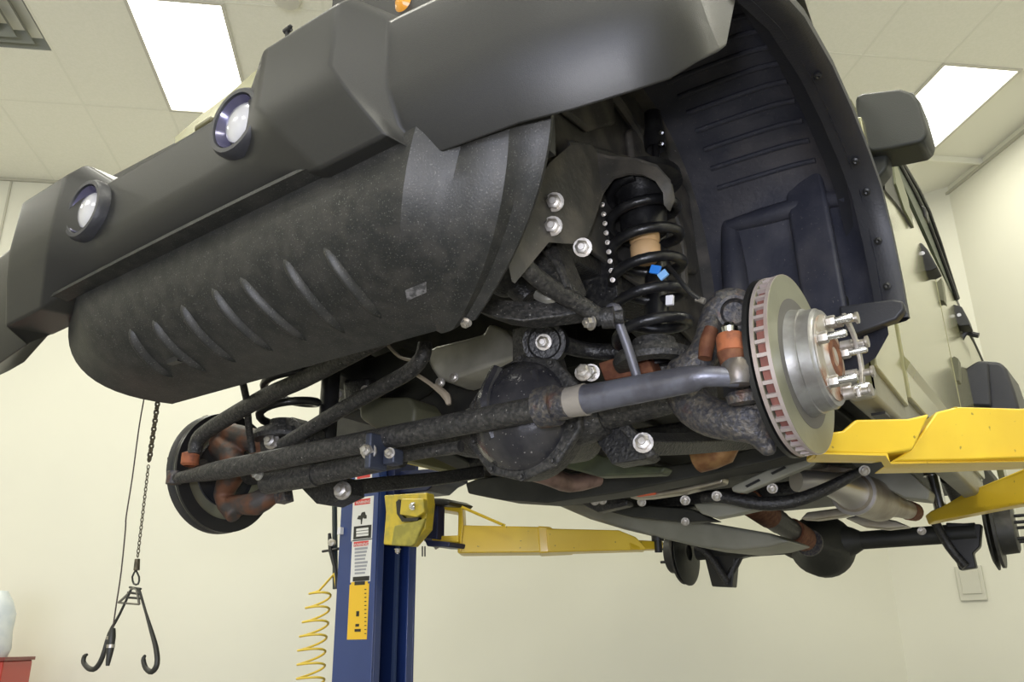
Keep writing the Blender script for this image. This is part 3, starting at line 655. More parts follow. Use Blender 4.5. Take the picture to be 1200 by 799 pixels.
q = MB(); q.ball(JP, .023, 1.15, 1, .9); q.lathe(JP+V((0, .0, -.024)), (0, 0, 1), [(0, 0), (0, .018), (.010, .023), (.034, .024), (.040, .020), (.042, 0)], 24); q.obj('tie_rod_end', mat('joint grey', (.24, .24, .25), .4, .6, (.16, .14, .12), 20, bump=.3), tie)
q = MB(); q.lathe(TR+V((-.004, 0, -.012)), (0, 0, 1), [(0, 0), (0, .018), (.03, .018), (.03, 0)], 18); q.obj('tie_rod_end', cast_m, tie)
q = MB(); q.lathe(JP+V((-.006, 0, .028)), (0, 0, 1), [(0, .015), (.004, .0225), (.028, .0225), (.033, .020), (.033, 0)], 24); q.obj('joint_boot', rustorange_m, tie, label='orange-rusted boot of the left joint')
q = MB(); q.lathe(JP+V((-.006, 0, .062)), (0, 0, 1), [(0, .012), (.010, .014), (.018, .008), (.018, 0)], 16); q.obj('joint_nut', chrome_m, tie)
q = MB(); q.lathe(JP+V((-.006, 0, .008)), (0, 0, 1), [(0, .018), (.022, .0235), (.022, 0)], 24); q.obj('boot_cup', rust_m, tie)
# steering damper bracket in the middle
c = at(441, 530, Y=-.185); q = MB(); q.box(c, (.016, .050, .070)); q.box(c+V((.026, .02, -.010)), (.03, .03, .03)); q.obj('damper_bracket', mat('bracket blue-grey', (.05, .058, .085), .4, .4, bump=.3), tie, bev=.004)
bolt(at(433, 529, Y=-.20), (.3, -1, 0), .012, .016, tie); bolt(at(457, 531, Y=-.18), (.35, -1, 0), .008, .01, tie); bolt(at(304, 556, Y=-.13), (0, -1, 0), .010, .012, tie, alu_m)
q = MB(); q.tube([at(312, 566, Y=-.08), at(372, 556, Y=-.08)], .026, 20); q.tube([at(372, 556, Y=-.08), at(470, 535, Y=-.08)], .023, 20); q.tube([at(470, 535, Y=-.08), at(540, 523, Y=-.08)], .012, 12); q.obj('steering_damper', grim_m, car)
# drag link and track bar
q = MB(); q.tube([at(228, 532, Y=-.15), at(232, 515, Y=-.15), at(250, 500, Y=-.155), at(310, 465, Y=-.18), at(355, 445, Y=-.20), at(400, 422, Y=-.23), at(470, 385, Y=-.26)], [.017, .0175, .0185, .019, .0185, .0175, .017], 16); drag = q.obj('drag_link', grim_m, car)
q = MB(); q.lathe(at(222, 546, Y=-.15), (0, 0, 1), [(0, .014), (.005, .021), (.03, .021), (.034, .012), (.034, 0)], 18); q.obj('joint_boot', rustorange_m, drag)
q = MB(); q.ball(at(222, 535, Y=-.15), .013); q.obj('joint_cap', alu_m, drag)
q = MB(); q.tube([at(330, 522, Y=-.06), at(350, 510, Y=-.06), at(400, 480, Y=-.07), at(450, 452, Y=-.08), at(480, 435, Y=-.085), at(495, 418, Y=-.09), at(498, 402, Y=-.09)], [.016, .016, .017, .017, .017, .017, .015], 14); tb = q.obj('track_bar', grim_m, car)
q = MB(); q.prism([at(px, py, Y=-.03) for px, py in ((300, 500), (340, 488), (360, 500), (362, 535), (306, 540))], (0, .06, 0)); q.obj('track_bar_bracket', grim_m, axle, bev=.006)
bolt(at(319, 517, Y=-.045), (.35, -1, 0), .015, .014, tb)
# ---- lower control arms
def bracket(pts, Y, t=.012, nm='arm_bracket', m=None):
    q = MB(); q.prism([at(px, py, Y=Y) for px, py in pts], (0, t, 0)); return q.obj(nm, m or black_m, axle, bev=.003)
bracket([(685, 497), (700, 492), (722, 487), (762, 533), (755, 538), (717, 544)], .02, .05)
q = MB(); q.prism([at(px, py, Y=.005) for px, py in ((712, 488), (722, 482), (768, 532), (758, 537))], (0, .02, 0)); q.obj('arm_bracket', grim_m, axle, bev=.003)
bracket([(345, 564), (372, 556), (408, 560), (410, 580), (385, 592), (370, 590)], .03, .05)
for pts in ([at(748, 520, Y=.05), at(800, 520, Y=.22), at(852, 517, Y=.45), at(910, 512, Y=.62)],):
    q = MB(); q.tube(pts, .024, 4, 3, flat=(0, 0, 1)); q.obj('lower_control_arm', black_m, car, ang=30, bev=.004)
q = MB(); q.tube([at(400, 573, Y=.05), at(450, 567, Y=.20), at(510, 561, Y=.42), at(562, 553, Y=.62)], .026, 4, 3, flat=(.7, 0, .7)); q.obj('lower_control_arm', black_m, car, ang=30, bev=.004)
bolt(at(754, 519, Y=.0), (.3, -1, 0), .014, .012, axle); bolt(at(402, 575, Y=.02), (.35, -1, 0), .016, .016, axle)
# ---- left knuckle (cast iron) and its sensor ring
def P(px, py, Y): return at(px, py, Y=Y)
k_ = MB()
k_.tube([P(800, 440, -.02), P(822, 420, -.02), P(830, 395, -.01), P(836, 368, .0), P(850, 352, .0)], [.034, .030, .024, .022, .024], 14)
k_.tube([P(800, 455, -.02), P(815, 478, -.02), P(845, 492, -.03), P(880, 488, -.03), P(895, 470, -.01)], [.036, .036, .034, .036, .036], 14)
k_.tube([P(790, 447, 0), P(820, 447, 0)], [.044, .046], 16)
k_.tube([P(860, 500, -.04), P(885, 505, -.03), P(897, 520, -.02), P(903, 532, -.02)], [.024, .024, .018, .010], 12)
k_.tube([P(870, 452, -.06), P(885, 470, -.03), P(893, 500, -.01)], [.018, .022, .02], 12)
k_.ball(P(850, 500, -.02), .03, 1.2, 1, .7)
k_.tube([P(842, 352, .0), P(862, 350, .02), P(885, 370, .03), P(893, 400, .03)], [.018, .02, .028, .03], 12)
k_.obj('steering_knuckle', cast_m, car, remesh=.004)
q = MB(); rn = V((.35, -.85, -.30)).normalized(); c = P(861, 366, -.075)
q.lathe(c, rn, [(-.045, .022), (-.02, .025), (0, .028), (.006, .029), (.006, .024), (-.010, .022), (-.014, .018), (-.014, 0)], 28); q.obj('ball_joint_cup', cast_m, car)
q = MB(); q.tube([P(826, 420, -.055), P(829, 400, -.05), P(834, 385, -.045)], [.012, .014, .012], 10); q.obj('rusty_clip', rust_m, car)
q = MB(); q.lathe(P(870, 458, -.10), (0, .2, -1), [(0, .022), (.006, .028), (.018, .026), (.022, .015), (.022, 0)], 22); q.obj('lower_boot', cast_m, car)
# ---- left brake rotor
ST = -.046
def rotor(xc, steer, out, zc, edge):
    ex = V((math.cos(steer), math.sin(steer), 0))*out; o = V((xc, 0, zc))
    disc = [(0, .085), (0, .1505), (.001, .1515), (.006, .1515), (.007, .1505), (.007, .085), (0, .085)]
    q = MB(); q.lathe(o-ex*.007, ex, disc, 96); r = q.obj('brake_rotor', rotorface_m, car, ang=40)
    q = MB(); q.lathe(o-ex*.030, ex, disc, 96); q.obj('inner_disc', rotorface_m, r, ang=40)
    q = MB(); q.lathe(o-ex*.0065, ex, [(0, .1512), (0, .1518), (.0060, .1518), (.0060, .1512)], 96); q.lathe(o-ex*.0298, ex, [(0, .1512), (0, .1518), (.0062, .1518), (.0062, .1512)], 96); q.obj('disc_rim', edge, r)
    q = MB(); q.lathe(o-ex*.0002, ex, [(0, .086), (0, .110), (.0006, .110), (.0006, .086)], 72); q.obj('unswept_ring', mat('unswept grey', (.13, .125, .115), .6, .4), r)
    q = MB(); q.lathe(o-ex*.042, ex, [(0, .12), (0, .1525), (.008, .1525), (.008, .12)], 72); q.obj('backing_plate', ink_m, r)
    me = None; y = V((0, 0, 1)).cross(ex).normalized()
    NV = 44
    for k in range(NV):
        a = 2*PI*k/NV; d = y*math.cos(a)+V((0, 0, 1))*math.sin(a); tn = -y*math.sin(a)+V((0, 0, 1))*math.cos(a)
        R = M((ex, d, tn)).transposed(); c = o-ex*.015+d*.128
        if me is None:
            q = MB(); q.box((0, 0, 0), (.0164, .046, .0060)); ob = q.obj('vane', edge, r, z0=0); me = ob.data
        else:
            ob = bpy.data.objects.new('vane', me); C.objects.link(ob); ob.parent = r
        ob.location = c+V((0, 0, Z0))-WL[r.name]; ob.rotation_euler = R.to_euler()
    q = MB(); q.lathe(o-ex*.021, ex, [(0, .095), (0, .145), (.013, .145), (.013, .095)], 72); q.obj('rotor_core', vane_m, r)
    return r, ex
rot, EX = rotor(.765, ST, 1, 0, rotoredge_m)
O = V((.765, 0, 0))
q = MB(); q.lathe(O-EX*.012, EX, [(0, .092), (.012, .091), (.022, .088), (.030, .088), (.031, .085), (.050, .084), (.052, .082), (.056, .080), (.056, .03), (.056, 0)], 72); hat = q.obj('rotor_hat', hub_m, rot)
q = MB(); q.lathe(O+EX*.043, EX, [(0, .072), (.003, .072), (.003, .040), (.006, .038), (.010, .036), (.010, 0)], 48); q.obj('hub_face', mat('rusty hub face', (.42, .39, .33), .5, .5, (.30, .15, .08), 26, .46, .62, bump=.3), rot)
q = MB(); q.lathe(O+EX*.050, EX, [(0, .034), (.004, .033), (.006, .026), (.004, .018), (.002, .014), (.002, 0)], 32); q.obj('hub_bore', rust_m, rot)
yv = V((0, 0, 1)).cross(EX).normalized()
studs = []
for k in range(5):
    a = 2*PI*k/5+.35; d = yv*math.cos(a)+V((0, 0, 1))*math.sin(a); c = O+EX*.042+d*.0600
    q = MB(); q.lathe(c, EX, [(0, .0065), (.045, .0065), (.048, .005), (.048, 0)], 12); sd = q.obj('wheel_stud', chrome_m, rot)
    q = MB(); q.lathe(c+EX*.002, EX, [(0, .008), (0, .0125), (.003, .0125), (.004, .010), (.016, .010), (.018, .009), (.018, 0)], 6); q.obj('lug_nut', bolt_m, rot, ang=30)
    studs.append(c)
# steel retaining bracket bolted across the studs
arc = []
for i in range(15):
    a = lerp(-1.30, 1.55, i/14); d = yv*-math.cos(a)*-1+V((0, 0, 1))*math.sin(a)
    arc.append(O+EX*.072+(yv*math.cos(a)+V((0, 0, 1))*math.sin(a))*.0640)
q = MB(); q.slab([[p+(p-(O+EX*.072)).normalized()*.007 for p in arc], [p-(p-(O+EX*.072)).normalized()*.007 for p in arc]], EX*.006); q.obj('stud_bracket', bolt_m, rot, bev=.001)
for i in (1, 5, 9, 13):
    q = MB(); q.lathe(arc[i]-EX*.022, EX, [(0, .005), (.0, .0095), (.018, .0095), (.018, .006), (.038, .006), (.040, .010), (.044, .010), (.044, 0)], 14); q.obj('bracket_spacer', bolt_m, rot)
# ---- right brake: dust shield seen from inside, knuckle and rotor
rot2, EX2 = rotor(-.749, 0, -1, -.008, ink_m)
q = MB(); q.lathe(V((-.730, 0, -.008)), (1, .0, 0), [(-.018, .150), (-.016, .154), (0, .154), (.006, .152), (.006, .144), (.004, .128), (.010, .124), (.004, .118), (.008, .09), (.014, .086), (.006, .08), (.002, 0)], 64); shield = q.obj('dust_shield', mat('shield black', (.028, .030, .034), .45, .3, (.06, .055, .05), 10, .4, .7, bump=.3), car)
k_ = MB()
k_.tube([P(262, 500, .0), P(256, 508, -.02), P(255, 520, -.03), P(275, 545, -.03), P(262, 580, -.02), P(275, 605, -.02)], [.020, .026, .030, .034, .026, .020], 12)
k_.tube([P(240, 495, -.03), P(275, 510, -.02), P(315, 520, 0)], [.022, .03, .032], 12)
k_.tube([P(270, 590, -.02), P(300, 590, .0), P(322, 575, .02), P(330, 578, .02)], [.02, .03, .028, .014], 12)
k_.tube([P(300, 545, 0), P(330, 552, 0)], [.040, .040], 14)
k_.tube([P(210, 548, -.13), P(240, 545, -.06)], [.014, .02], 10)
k_.obj('steering_knuckle', mat('rusty casting', (.055, .048, .042), .6, .2, (.14, .06, .03), 22, .42, .60, bump=.5, bscale=50), car, remesh=.004)
q = MB(); q.prism([at(px, py, Y=-.13) for px, py in ((196, 536), (202, 534), (203, 574), (197, 572))], (0, .04, 0)); q.obj('caliper_lug', ink_m, car)
q = MB(); q.prism([at(px, py, Y=.0) for px, py in ((320, 578), (332, 572), (334, 586), (322, 590))], (0, .03, 0)); q.obj('stop_bolt', cast_m, car, bev=.003)
#==UNDER==
# ---- engine sump, gearbox and the shapes seen between the bars
q = MB(); q.prism([at(px, py, Y=.38) for px, py in ((372, 425), (386, 430), (384, 516), (470, 520), (560, 500), (640, 470), (640, 330), (560, 330), (480, 380))], (0, .30, .03)); eng = q.obj('engine_block', mat('engine grime', (.020, .020, .018), .6, 0, (.045, .043, .035), 14, .42, .7, bump=.5, bscale=30), car, bev=.012)
for pts, Y, m_, nm in (
    (((495, 412), (512, 404), (545, 396), (566, 390), (572, 378), (590, 384), (604, 400), (604, 420), (585, 425), (552, 436), (525, 446), (512, 444), (504, 432)), .20, alu_m, 'oil_pan'),
    (((395, 432), (470, 405), (500, 418), (470, 452), (420, 480), (396, 490)), .22, under_m, 'gearbox_side'),
    (((420, 472), (440, 465), (478, 464), (487, 478), (484, 500), (440, 503), (420, 490)), .18, mat('olive filter', (.10, .10, .065), .5, 0, bump=.3), 'oil_filter'),
    (((400, 445), (430, 440), (432, 466), (402, 476)), .16, black_m, 'bracket_plate')):
    q = MB(); q.prism([at(px, py, Y=Y) for px, py in pts], (0, .12, 0)); q.obj(nm, m_, eng, bev=.012)
for px, py in ((428, 457), (396, 462), (516, 448), (532, 442)): bolt(at(px, py, Y=.14), (.35, -1, -.2), .009, .008, eng)
q = MB(); q.tube([at(455, 405, Y=.02), at(468, 418, Y=.0), at(482, 422, Y=-.02)], .004, 6); q.tube([at(490, 440, Y=-.03), at(505, 450, Y=-.04), at(520, 463, Y=-.05)], .005, 6); q.tube([at(510, 452, Y=-.045), at(523, 464, Y=-.05), at(526, 474, Y=-.05)], [.006, .009, .005], 8); q.obj('breather_wire', mat('tan wire', (.36, .30, .22), .5), car)
# clutter between the skid plate and the sway bar: steering box, stub, crossmember lip
q = MB(); q.lathe(at(560, 330, Y=-.22), (-.2, -.8, -.5), [(-.06, .028), (0, .030), (.012, .030), (.016, .022), (.016, 0)], 24); q.obj('steering_box', cast_m, car)
q = MB(); q.ball(at(592, 318, Y=-.18), .045, 1, 1.1, 1.1); q.tube([at(592, 318, Y=-.18), at(620, 350, Y=-.16)], [.035, .02]); q.obj('pitman_housing', black_m, car)
q = MB(); q.slab([[at(552, 352, Y=-.28), at(580, 350, Y=-.26), at(610, 352, Y=-.24), at(660, 350, Y=-.2), at(680, 356, Y=-.18)], [at(553, 362, Y=-.28), at(582, 372, Y=-.27), at(612, 376, Y=-.25), at(662, 370, Y=-.2), at(684, 364, Y=-.18)]], (0, .05, 0)); q.obj('lower_lip', grim_m, car, bev=.004)
q = MB(); q.tube([at(600, 345, Y=-.1), at(625, 335, Y=-.1), at(655, 350, Y=-.1)], .008, 8); q.obj('fluid_line', grim_m, car)
q = MB(); q.tube([at(655, 345, Y=-.21), at(642, 350, Y=-.22), at(630, 345, Y=-.22)], .010, 8); q.obj('return_line', alu_m, car)
# skid crossbars, exhaust, tank plate and driveshaft
def plate(nm, pts, Y, m_, t=.03, par=None, bev=.006, dz=0):
    q = MB(); q.prism([at(px, py, Y=(Y if not isinstance(Y, tuple) else lerp(Y[0], Y[1], i/(len(pts)-1)))) for i, (px, py) in enumerate(pts)], (0, t, dz)); return q.obj(nm, m_, par or car, bev=bev)
plate('gearbox_crossbar', ((545, 566), (560, 560), (640, 552), (720, 552), (800, 543), (870, 528), (950, 505), (952, 527), (900, 541), (830, 556), (720, 578), (640, 589), (590, 586), (548, 578)), .80, under_m, .10)
plate('skid_bar', ((856, 570), (940, 531), (957, 534), (950, 545), (872, 577), (858, 576)), .92, steelgrey_m, .03)
for px, py in ((882, 566), (912, 551)): plate('skid_slot', ((px-9, py+3), (px+7, py-5), (px+9, py-3), (px-7, py+5)), .915, ink_m, .006, None, 0)
q = MB(); q.tube([at(*p, Y=y) for p, y in (((822, 584), 1.0), ((850, 583), 1.0), ((890, 590), 1.02), ((930, 587), 1.05), ((970, 572), 1.1), ((1014, 549), 1.15))], [.012, .018, .020, .020, .018, .012], 12); q.obj('brake_crossbar', black_m, car)
plate('tank_skid_plate', ((648, 590), (690, 588), (760, 600), (830, 612), (900, 624), (926, 634), (900, 641), (862, 645), (820, 641), (780, 632), (730, 620), (690, 608)), (1.9), steelgrey_m, .30, None, .015)
plate('tank_skid_step', ((700, 596), (760, 592), (810, 596), (840, 610), (800, 612), (740, 606)), 1.6, under_m, .06)
plate('transfer_skid', ((812, 590), (852, 586), (890, 596), (860, 603), (838, 607), (822, 602)), 1.15, steelgrey_m, .05)
plate('heat_shield', ((735, 575), (790, 572), (835, 561), (848, 558), (846, 566), (800, 577), (760, 583), (738, 584)), .95, shield_m, .05)
plate('orange_label', ((742, 575), (765, 572), (767, 579), (745, 582)), .93, mat('label orange', (.75, .14, .06), .5), .02)
q = MB(); q.lathe(at(838, 530, Y=.55), (.8, -.1, .15), [(-.06, .012), (-.05, .034), (-.01, .038), (.03, .036), (.05, .02), (.06, .012)], 20); q.obj('catalyst', mat('blued brass', (.38, .22, .10), .45, .7, (.25, .12, .06), 18, bump=.3), car)
q = MB(); q.tube([at(*p, Y=y) for p, y in (((610, 548), .50), ((640, 556), .55), ((668, 566), .65), ((700, 560), .75))], [.028, .028, .026, .024], 14); q.obj('front_exhaust_pipe', mat('pinkish pipe', (.30, .20, .17), .5, .5, (.16, .10, .08), 12), car)
plate('engine_mount', ((664, 519), (676, 508), (688, 520), (684, 528), (668, 524)), .45, rustorange_m, .05)
plate('sump_shield', ((650, 530), (664, 522), (700, 532), (740, 545), (780, 547), (775, 555), (700, 558), (664, 548)), .55, mat('olive shield', (.10, .12, .065), .5, 0, (.06, .07, .045), 8), .05)
plate('sump_guard', ((700, 575), (735, 585), (735, 592), (700, 600), (680, 590)), 1.2, black_m, .05)
for px, py, Y in ((697, 587, 1.15), (706, 586, 1.15), (752, 588, 1.2), (803, 586, 1.0), (803, 611, 1.5), (840, 581, .98), (1013, 551, 1.1), (1080, 622, 2.0), (905, 572, 1.0)): bolt(at(px, py, Y=Y), (.35, -1, -.4), .011, .010, car, bolt_m)
# catalytic converter with its pipe
a_ = at(968, 566, Y=1.25); b_ = at(1000, 577, Y=1.45); c_ = at(1032, 588, Y=1.7); d_ = at(1072, 600, Y=2.1)
q = MB(); dd = (c_-b_); L_ = dd.length
q.lathe(b_, dd, [(-.02, .045), (0, .066), (.01, .070), (.02, .068), (L_-.02, .068), (L_, .064), (L_+.03, .045), (L_+.035, 0)], 32); cat = q.obj('catalytic_converter', pipe_m, car)
q = MB(); q.tube([a_+V((-.06, -.1, 0)), a_, b_-dd.normalized()*.015], [.032, .034, .055], 20); q.lathe(b_, dd, [(-.004, .060), (-.004, .072), (.006, .072), (.006, .06)], 32); q.obj('converter_cone', mat('cone steel', (.48, .46, .44), .35, .8), cat)
q = MB(); q.tube([c_, c_.lerp(d_, .5), d_], [.05, .036, .030], 18); q.obj('tail_pipe', pipe_m, cat)
q = MB(); q.tube([c_.lerp(d_, .78), c_.lerp(d_, .98)], [.036, .034], 16); q.obj('rusty_joint', rust_m, cat)
plate('side_heat_shield', ((938, 608), (945, 600), (990, 594), (1003, 601), (985, 605), (955, 609)), 1.9, shield_m, .06)
plate('rear_heat_shield', ((990, 607), (1010, 602), (1050, 610), (1066, 617), (1040, 620), (1012, 617)), 2.1, shield_m, .06)
plate('floor_brace', ((946, 546), (960, 542), (998, 548), (992, 553), (958, 560), (952, 556)), 1.4, pipe_m, .10)
plate('outer_rail_plate', ((990, 534), (1030, 534), (1065, 552), (1090, 575), (1088, 586), (1060, 583), (1030, 568), (1008, 552)), 1.6, steelgrey_m, .10)
# rear driveshaft
A_ = at(880, 590, Y=2.0); B_ = at(955, 640, Y=2.78); dv = B_-A_
q = MB(); q.tube([A_, A_.lerp(B_, .40)], .050, 20); q.tube([A_.lerp(B_, .40), A_.lerp(B_, .62)], .046, 20); ds = q.obj('rear_driveshaft', black_m, car)
q = MB(); q.lathe(A_, dv, [(-.02, .045), (-.02, .053), (.20, .053), (.20, .045)], 24); q.obj('rusty_boot', rust_m, ds)
q = MB(); q.lathe(A_.lerp(B_, .60), dv, [(0, .04), (0, .056), (.16, .056), (.18, .050), (.18, 0)], 24); q.obj('rusty_boot', rust_m, ds)
q = MB(); q.lathe(A_.lerp(B_, .85), dv, [(0, .030), (.03, .030), (.03, .062), (.05, .062), (.05, .03), (.10, .03)], 24); q.obj('yoke', cast_m, ds)
# rear axle with differential, shocks, brakes
RZ = .005; RYY = 2.95
q = MB(); q.tube([(-.66, RYY, RZ), (.66, RYY, RZ)], .042, 20); rax = q.obj('rear_axle', under_m, car)
q = MB(); q.lathe((-.02, RYY-.16, RZ-.01), (0, 1, 0), [(-.06, .05), (-.02, .07), (.06, .10), (.12, .145), (.22, .15), (.26, .11), (.28, 0)], 28); q.tube([(-.20, RYY, RZ), (-.09, RYY, RZ), (.05, RYY, RZ), (.17, RYY, RZ)], [.044, .095, .095, .044], 20); q.obj('differential_housing', under_m, rax)
for sx in (1, -1):
    X = .735*sx
    q = MB(); q.lathe((X, RYY, RZ), (sx, 0, 0), [(0, .02), (0, .16), (.012, .16), (.012, .105), (.075, .100), (.08, .09), (.08, 0)], 48); rr = q.obj('rear_brake_rotor', mat('rear rotor dark', (.05, .05, .045), .5, .4, (.09, .085, .075), 12), rax)
    for k in range(5):
        a = 2*PI*k/5+.2; q = MB(); q.cyl((X+sx*.08, RYY+.058*math.cos(a), RZ+.058*math.sin(a)), (X+sx*.12, RYY+.058*math.cos(a), RZ+.058*math.sin(a)), .0075, n=10); q.obj('wheel_stud', black_m, rr if False else rax)
    q = MB(); q.lathe((X-.03*sx, RYY, RZ), (sx, 0, 0), [(0, .04), (0, .14), (.012, .168), (.016, .168), (.016, .04)], 40); q.obj('dust_shield', under_m, rax)
plate('shock_bracket', ((1108, 612), (1150, 614), (1148, 640), (1140, 648), (1144, 665), (1124, 668), (1116, 648)), 2.92, ink_m, .07, rax)
plate('shock_bracket', ((848, 640), (872, 642), (880, 650), (861, 655), (858, 688), (834, 687), (826, 655)), 2.92, ink_m, .07, rax)
q = MB(); q.tube([at(815, 640, Y=2.86), at(832, 652, Y=2.88), at(852, 682, Y=2.90)], .018, 12); q.obj('shock_absorber', grim_m, rax)
q = MB(); q.tube([at(868, 648, Y=2.95), at(850, 684, Y=2.93)], .022, 12); q.obj('shock_absorber', black_m, rax)
q = MB(); q.tube([at(1095, 610, Y=2.85), at(1112, 640, Y=2.9), at(1132, 664, Y=2.9)], .020, 12); q.obj('shock_absorber', black_m, rax)
q = MB(); q.tube([at(1110, 560, Y=2.6), at(1130, 600, Y=2.8)], .03, 12); q.obj('rear_spring_seat', black_m, rax)
# rear fender flare and rear bumper end
fr = MB(); fr.prism([at(px, py, Y=2.42) for px, py in ((1123, 474), (1125, 440), (1133, 430), (1146, 422), (1158, 423), (1162, 476))], (0, .12, .0)); rf = fr.obj('rear_fender_flare', flare_m, car, bev=.012)
fr = MB(); fr.prism([at(px, py, Y=2.45) for px, py in ((1146, 422), (1172, 424), (1180, 432), (1190, 460), (1196, 482), (1146, 482))], (0, .70, .10)); fr.obj('flare_front', flare_m, rf, bev=.015)
#==LIFT==
# ---------------------------------------------------------------- the two-post lift
def box_(x0, x1, y0, y1, z0_, z1_, nm, m, par, bev=.003, label=None):
    return MB().box(((x0+x1)/2, (y0+y1)/2, (z0_+z1_)/2), (x1-x0, y1-y0, z1_-z0_)).obj(nm, m, par, z0=0, bev=bev, label=label)
def arm(par, pts, wids, hts, nm='lift_arm', m=None):      # box-section arm along a plan polyline (x, y, z)
    out = []
    for i in range(len(pts)-1):
        a, b = V(pts[i]), V(pts[i+1]); d = (b-a).normalized(); n = V((-d.y, d.x, 0)).normalized(); w_, h_ = wids[i], hts[i]
        q = MB(); vs = [p+n*sn*w_/2+V((0, 0, sz*h_/2)) for p in (a, b) for sn in (-1, 1) for sz in (-1, 1)]
        q.add(vs, [(0, 1, 3, 2), (4, 6, 7, 5), (0, 4, 5, 1), (2, 3, 7, 6), (0, 2, 6, 4), (1, 5, 7, 3)])
        out.append(q.obj(nm if i == 0 else 'arm_extension', m or yellow_m, par, bev=.006))
    return out
CX0, CX1, CY0, CY1, CH = -1.625, -1.405, 1.30, 1.56, 3.05
lift = thing('lift_column', 'blue column of the vehicle lift with warning stickers and long yellow arm', 'lift', (-1.515, 1.43, 0))
box_(CX0, CX1, CY0, CY0+.012, 0.02, CH, 'column_face', blue_m, lift)
box_(CX0, CX0+.012, CY0+.012, CY1-.012, 0.02, CH, 'column_back', blue_m, lift)
box_(CX0, CX1, CY1-.012, CY1, 0.02, CH, 'column_side', blue_m, lift)
box_(CX1-.012, CX1, CY0+.012, CY0+.050, 0.02, CH, 'column_lip', blue_m, lift)
box_(CX1-.012, CX1, CY1-.050, CY1-.012, 0.02, CH, 'column_lip', blue_m, lift)
box_(CX0+.012, CX0+.02, CY0+.012, CY1-.012, 0.02, CH, 'column_shade_sheet', dkblue_m, lift, 0)  # added sheet whose darker blue paints the shade inside the channel
box_(CX1-.10, CX1-.085, CY0+.10, CY0+.112, 0.02, CH-.1, 'lifting_cable', chrome_m, lift, 0)
box_(CX1-.06, CX1-.045, CY1-.075, CY1-.06, 0.02, CH-.1, 'channel_highlight', mat('highlight sheen', (.12, .18, .36), .3, .5), lift, 0)  # lighter blue strip painting the highlight line inside the channel
box_(CX0-.10, CX1+.10, CY0-.08, CY1+.08, 0, .02, 'base_plate', blue_m, lift)
# stickers on the front face
def stk(px0, py0, px1, py1, m, nm='sticker', dy=.0012, lab=None, par=None):
    a = at(px0, py0, Y=CY0); b = at(px1, py1, Y=CY0); q = MB(); q.box(((a.x+b.x)/2, CY0-dy/2, (a.z+b.z)/2), (abs(b.x-a.x), dy, abs(b.z-a.z)))
    return q.obj(nm, m, par or lift, label=lab)
def text(body, px, py, h, m, par, dy=.002):
    c = bpy.data.curves.new('lettering', 'FONT'); c.body = body; c.size = h; c.align_x = 'CENTER'; c.extrude = .0002; c.materials.append(m)
    dg = bpy.data.objects.new('lettering_tmp', c); me = bpy.data.meshes.new_from_object(dg); bpy.data.objects.remove(dg)
    o = bpy.data.objects.new('lettering', me); C.objects.link(o); o.parent = par; p = at(px, py, Y=CY0)
    if not me.materials: me.materials.append(m)
    o.location = V((p.x, CY0-dy, p.z+Z0))-WL[par.name]; o.rotation_euler = (PI/2, 0, 0); return o
s0 = stk(417, 553, 436, 562, white_m, lab='small white sticker with a red stripe at the top of the column'); stk(419, 555, 434, 559, red_m, 'red_stripe', .0018)
s1 = stk(414, 584, 436, 632, white_m, 'warning_sticker', lab='white warning sticker with a vehicle pictogram')
stk(416, 586, 434, 590, red_m, 'red_band', .0018); text('WARNING', 426, 590, .018, white_m, s1, .0030)
q = MB(); c = at(424, 606, Y=CY0); q.prism([V((c.x+a*.001, CY0-.0022, c.z+b*.001)) for a, b in ((-26, -6), (-18, 8), (-6, 8), (0, 20), (18, 22), (24, 8), (30, 6), (30, -8), (16, -8), (12, -2), (6, -8), (4, -30), (-2, -30), (-4, -10))], (0, .001, 0)); q.obj('pictogram', ink_m, lift)
stk(415, 617, 435, 630, ink_m, 'black_band', .0018)
for k in range(3): stk(418, 619.5+k*3.4, 432, 620.6+k*3.4, white_m, 'text_line', .0024)
s2 = stk(413, 633, 434, 681, white_m, 'warning_sticker', lab='white sticker with a red heading and lines of print'); stk(415, 635, 432, 639, red_m, 'red_band', .0018); text('WARNING', 424, 639.4, .018, white_m, s2, .0030)
grey_ink = mat('grey print', (.30, .31, .34), .5)
for k in range(8): stk(416, 642+k*4.1, 431-(k*37 % 4), 643.4+k*4.1, grey_ink, 'text_line', .0018)
stk(414, 676, 433, 680, ink_m, 'black_band', .0024)
stk(412, 682, 431, 686, stick_y, 'label_strip', .0018); stk(416, 681.5, 428, 685, ink_m, 'black_mark', .0024)
s3 = stk(410, 685, 430, 749, stick_y, 'capacity_sticker', lab='long yellow sticker with small black marks'); 
for k, (x0, y0, x1, y1) in enumerate(((418, 716, 421, 722), (417, 731, 421, 734), (416, 737, 423, 740))): stk(x0, y0, x1, y1, ink_m, 'black_mark', .0024)
for k in range(12): stk(427.5, 690+k*4.7, 429.5, 691+k*4.7, ink_m, 'scale_tick', .0024)
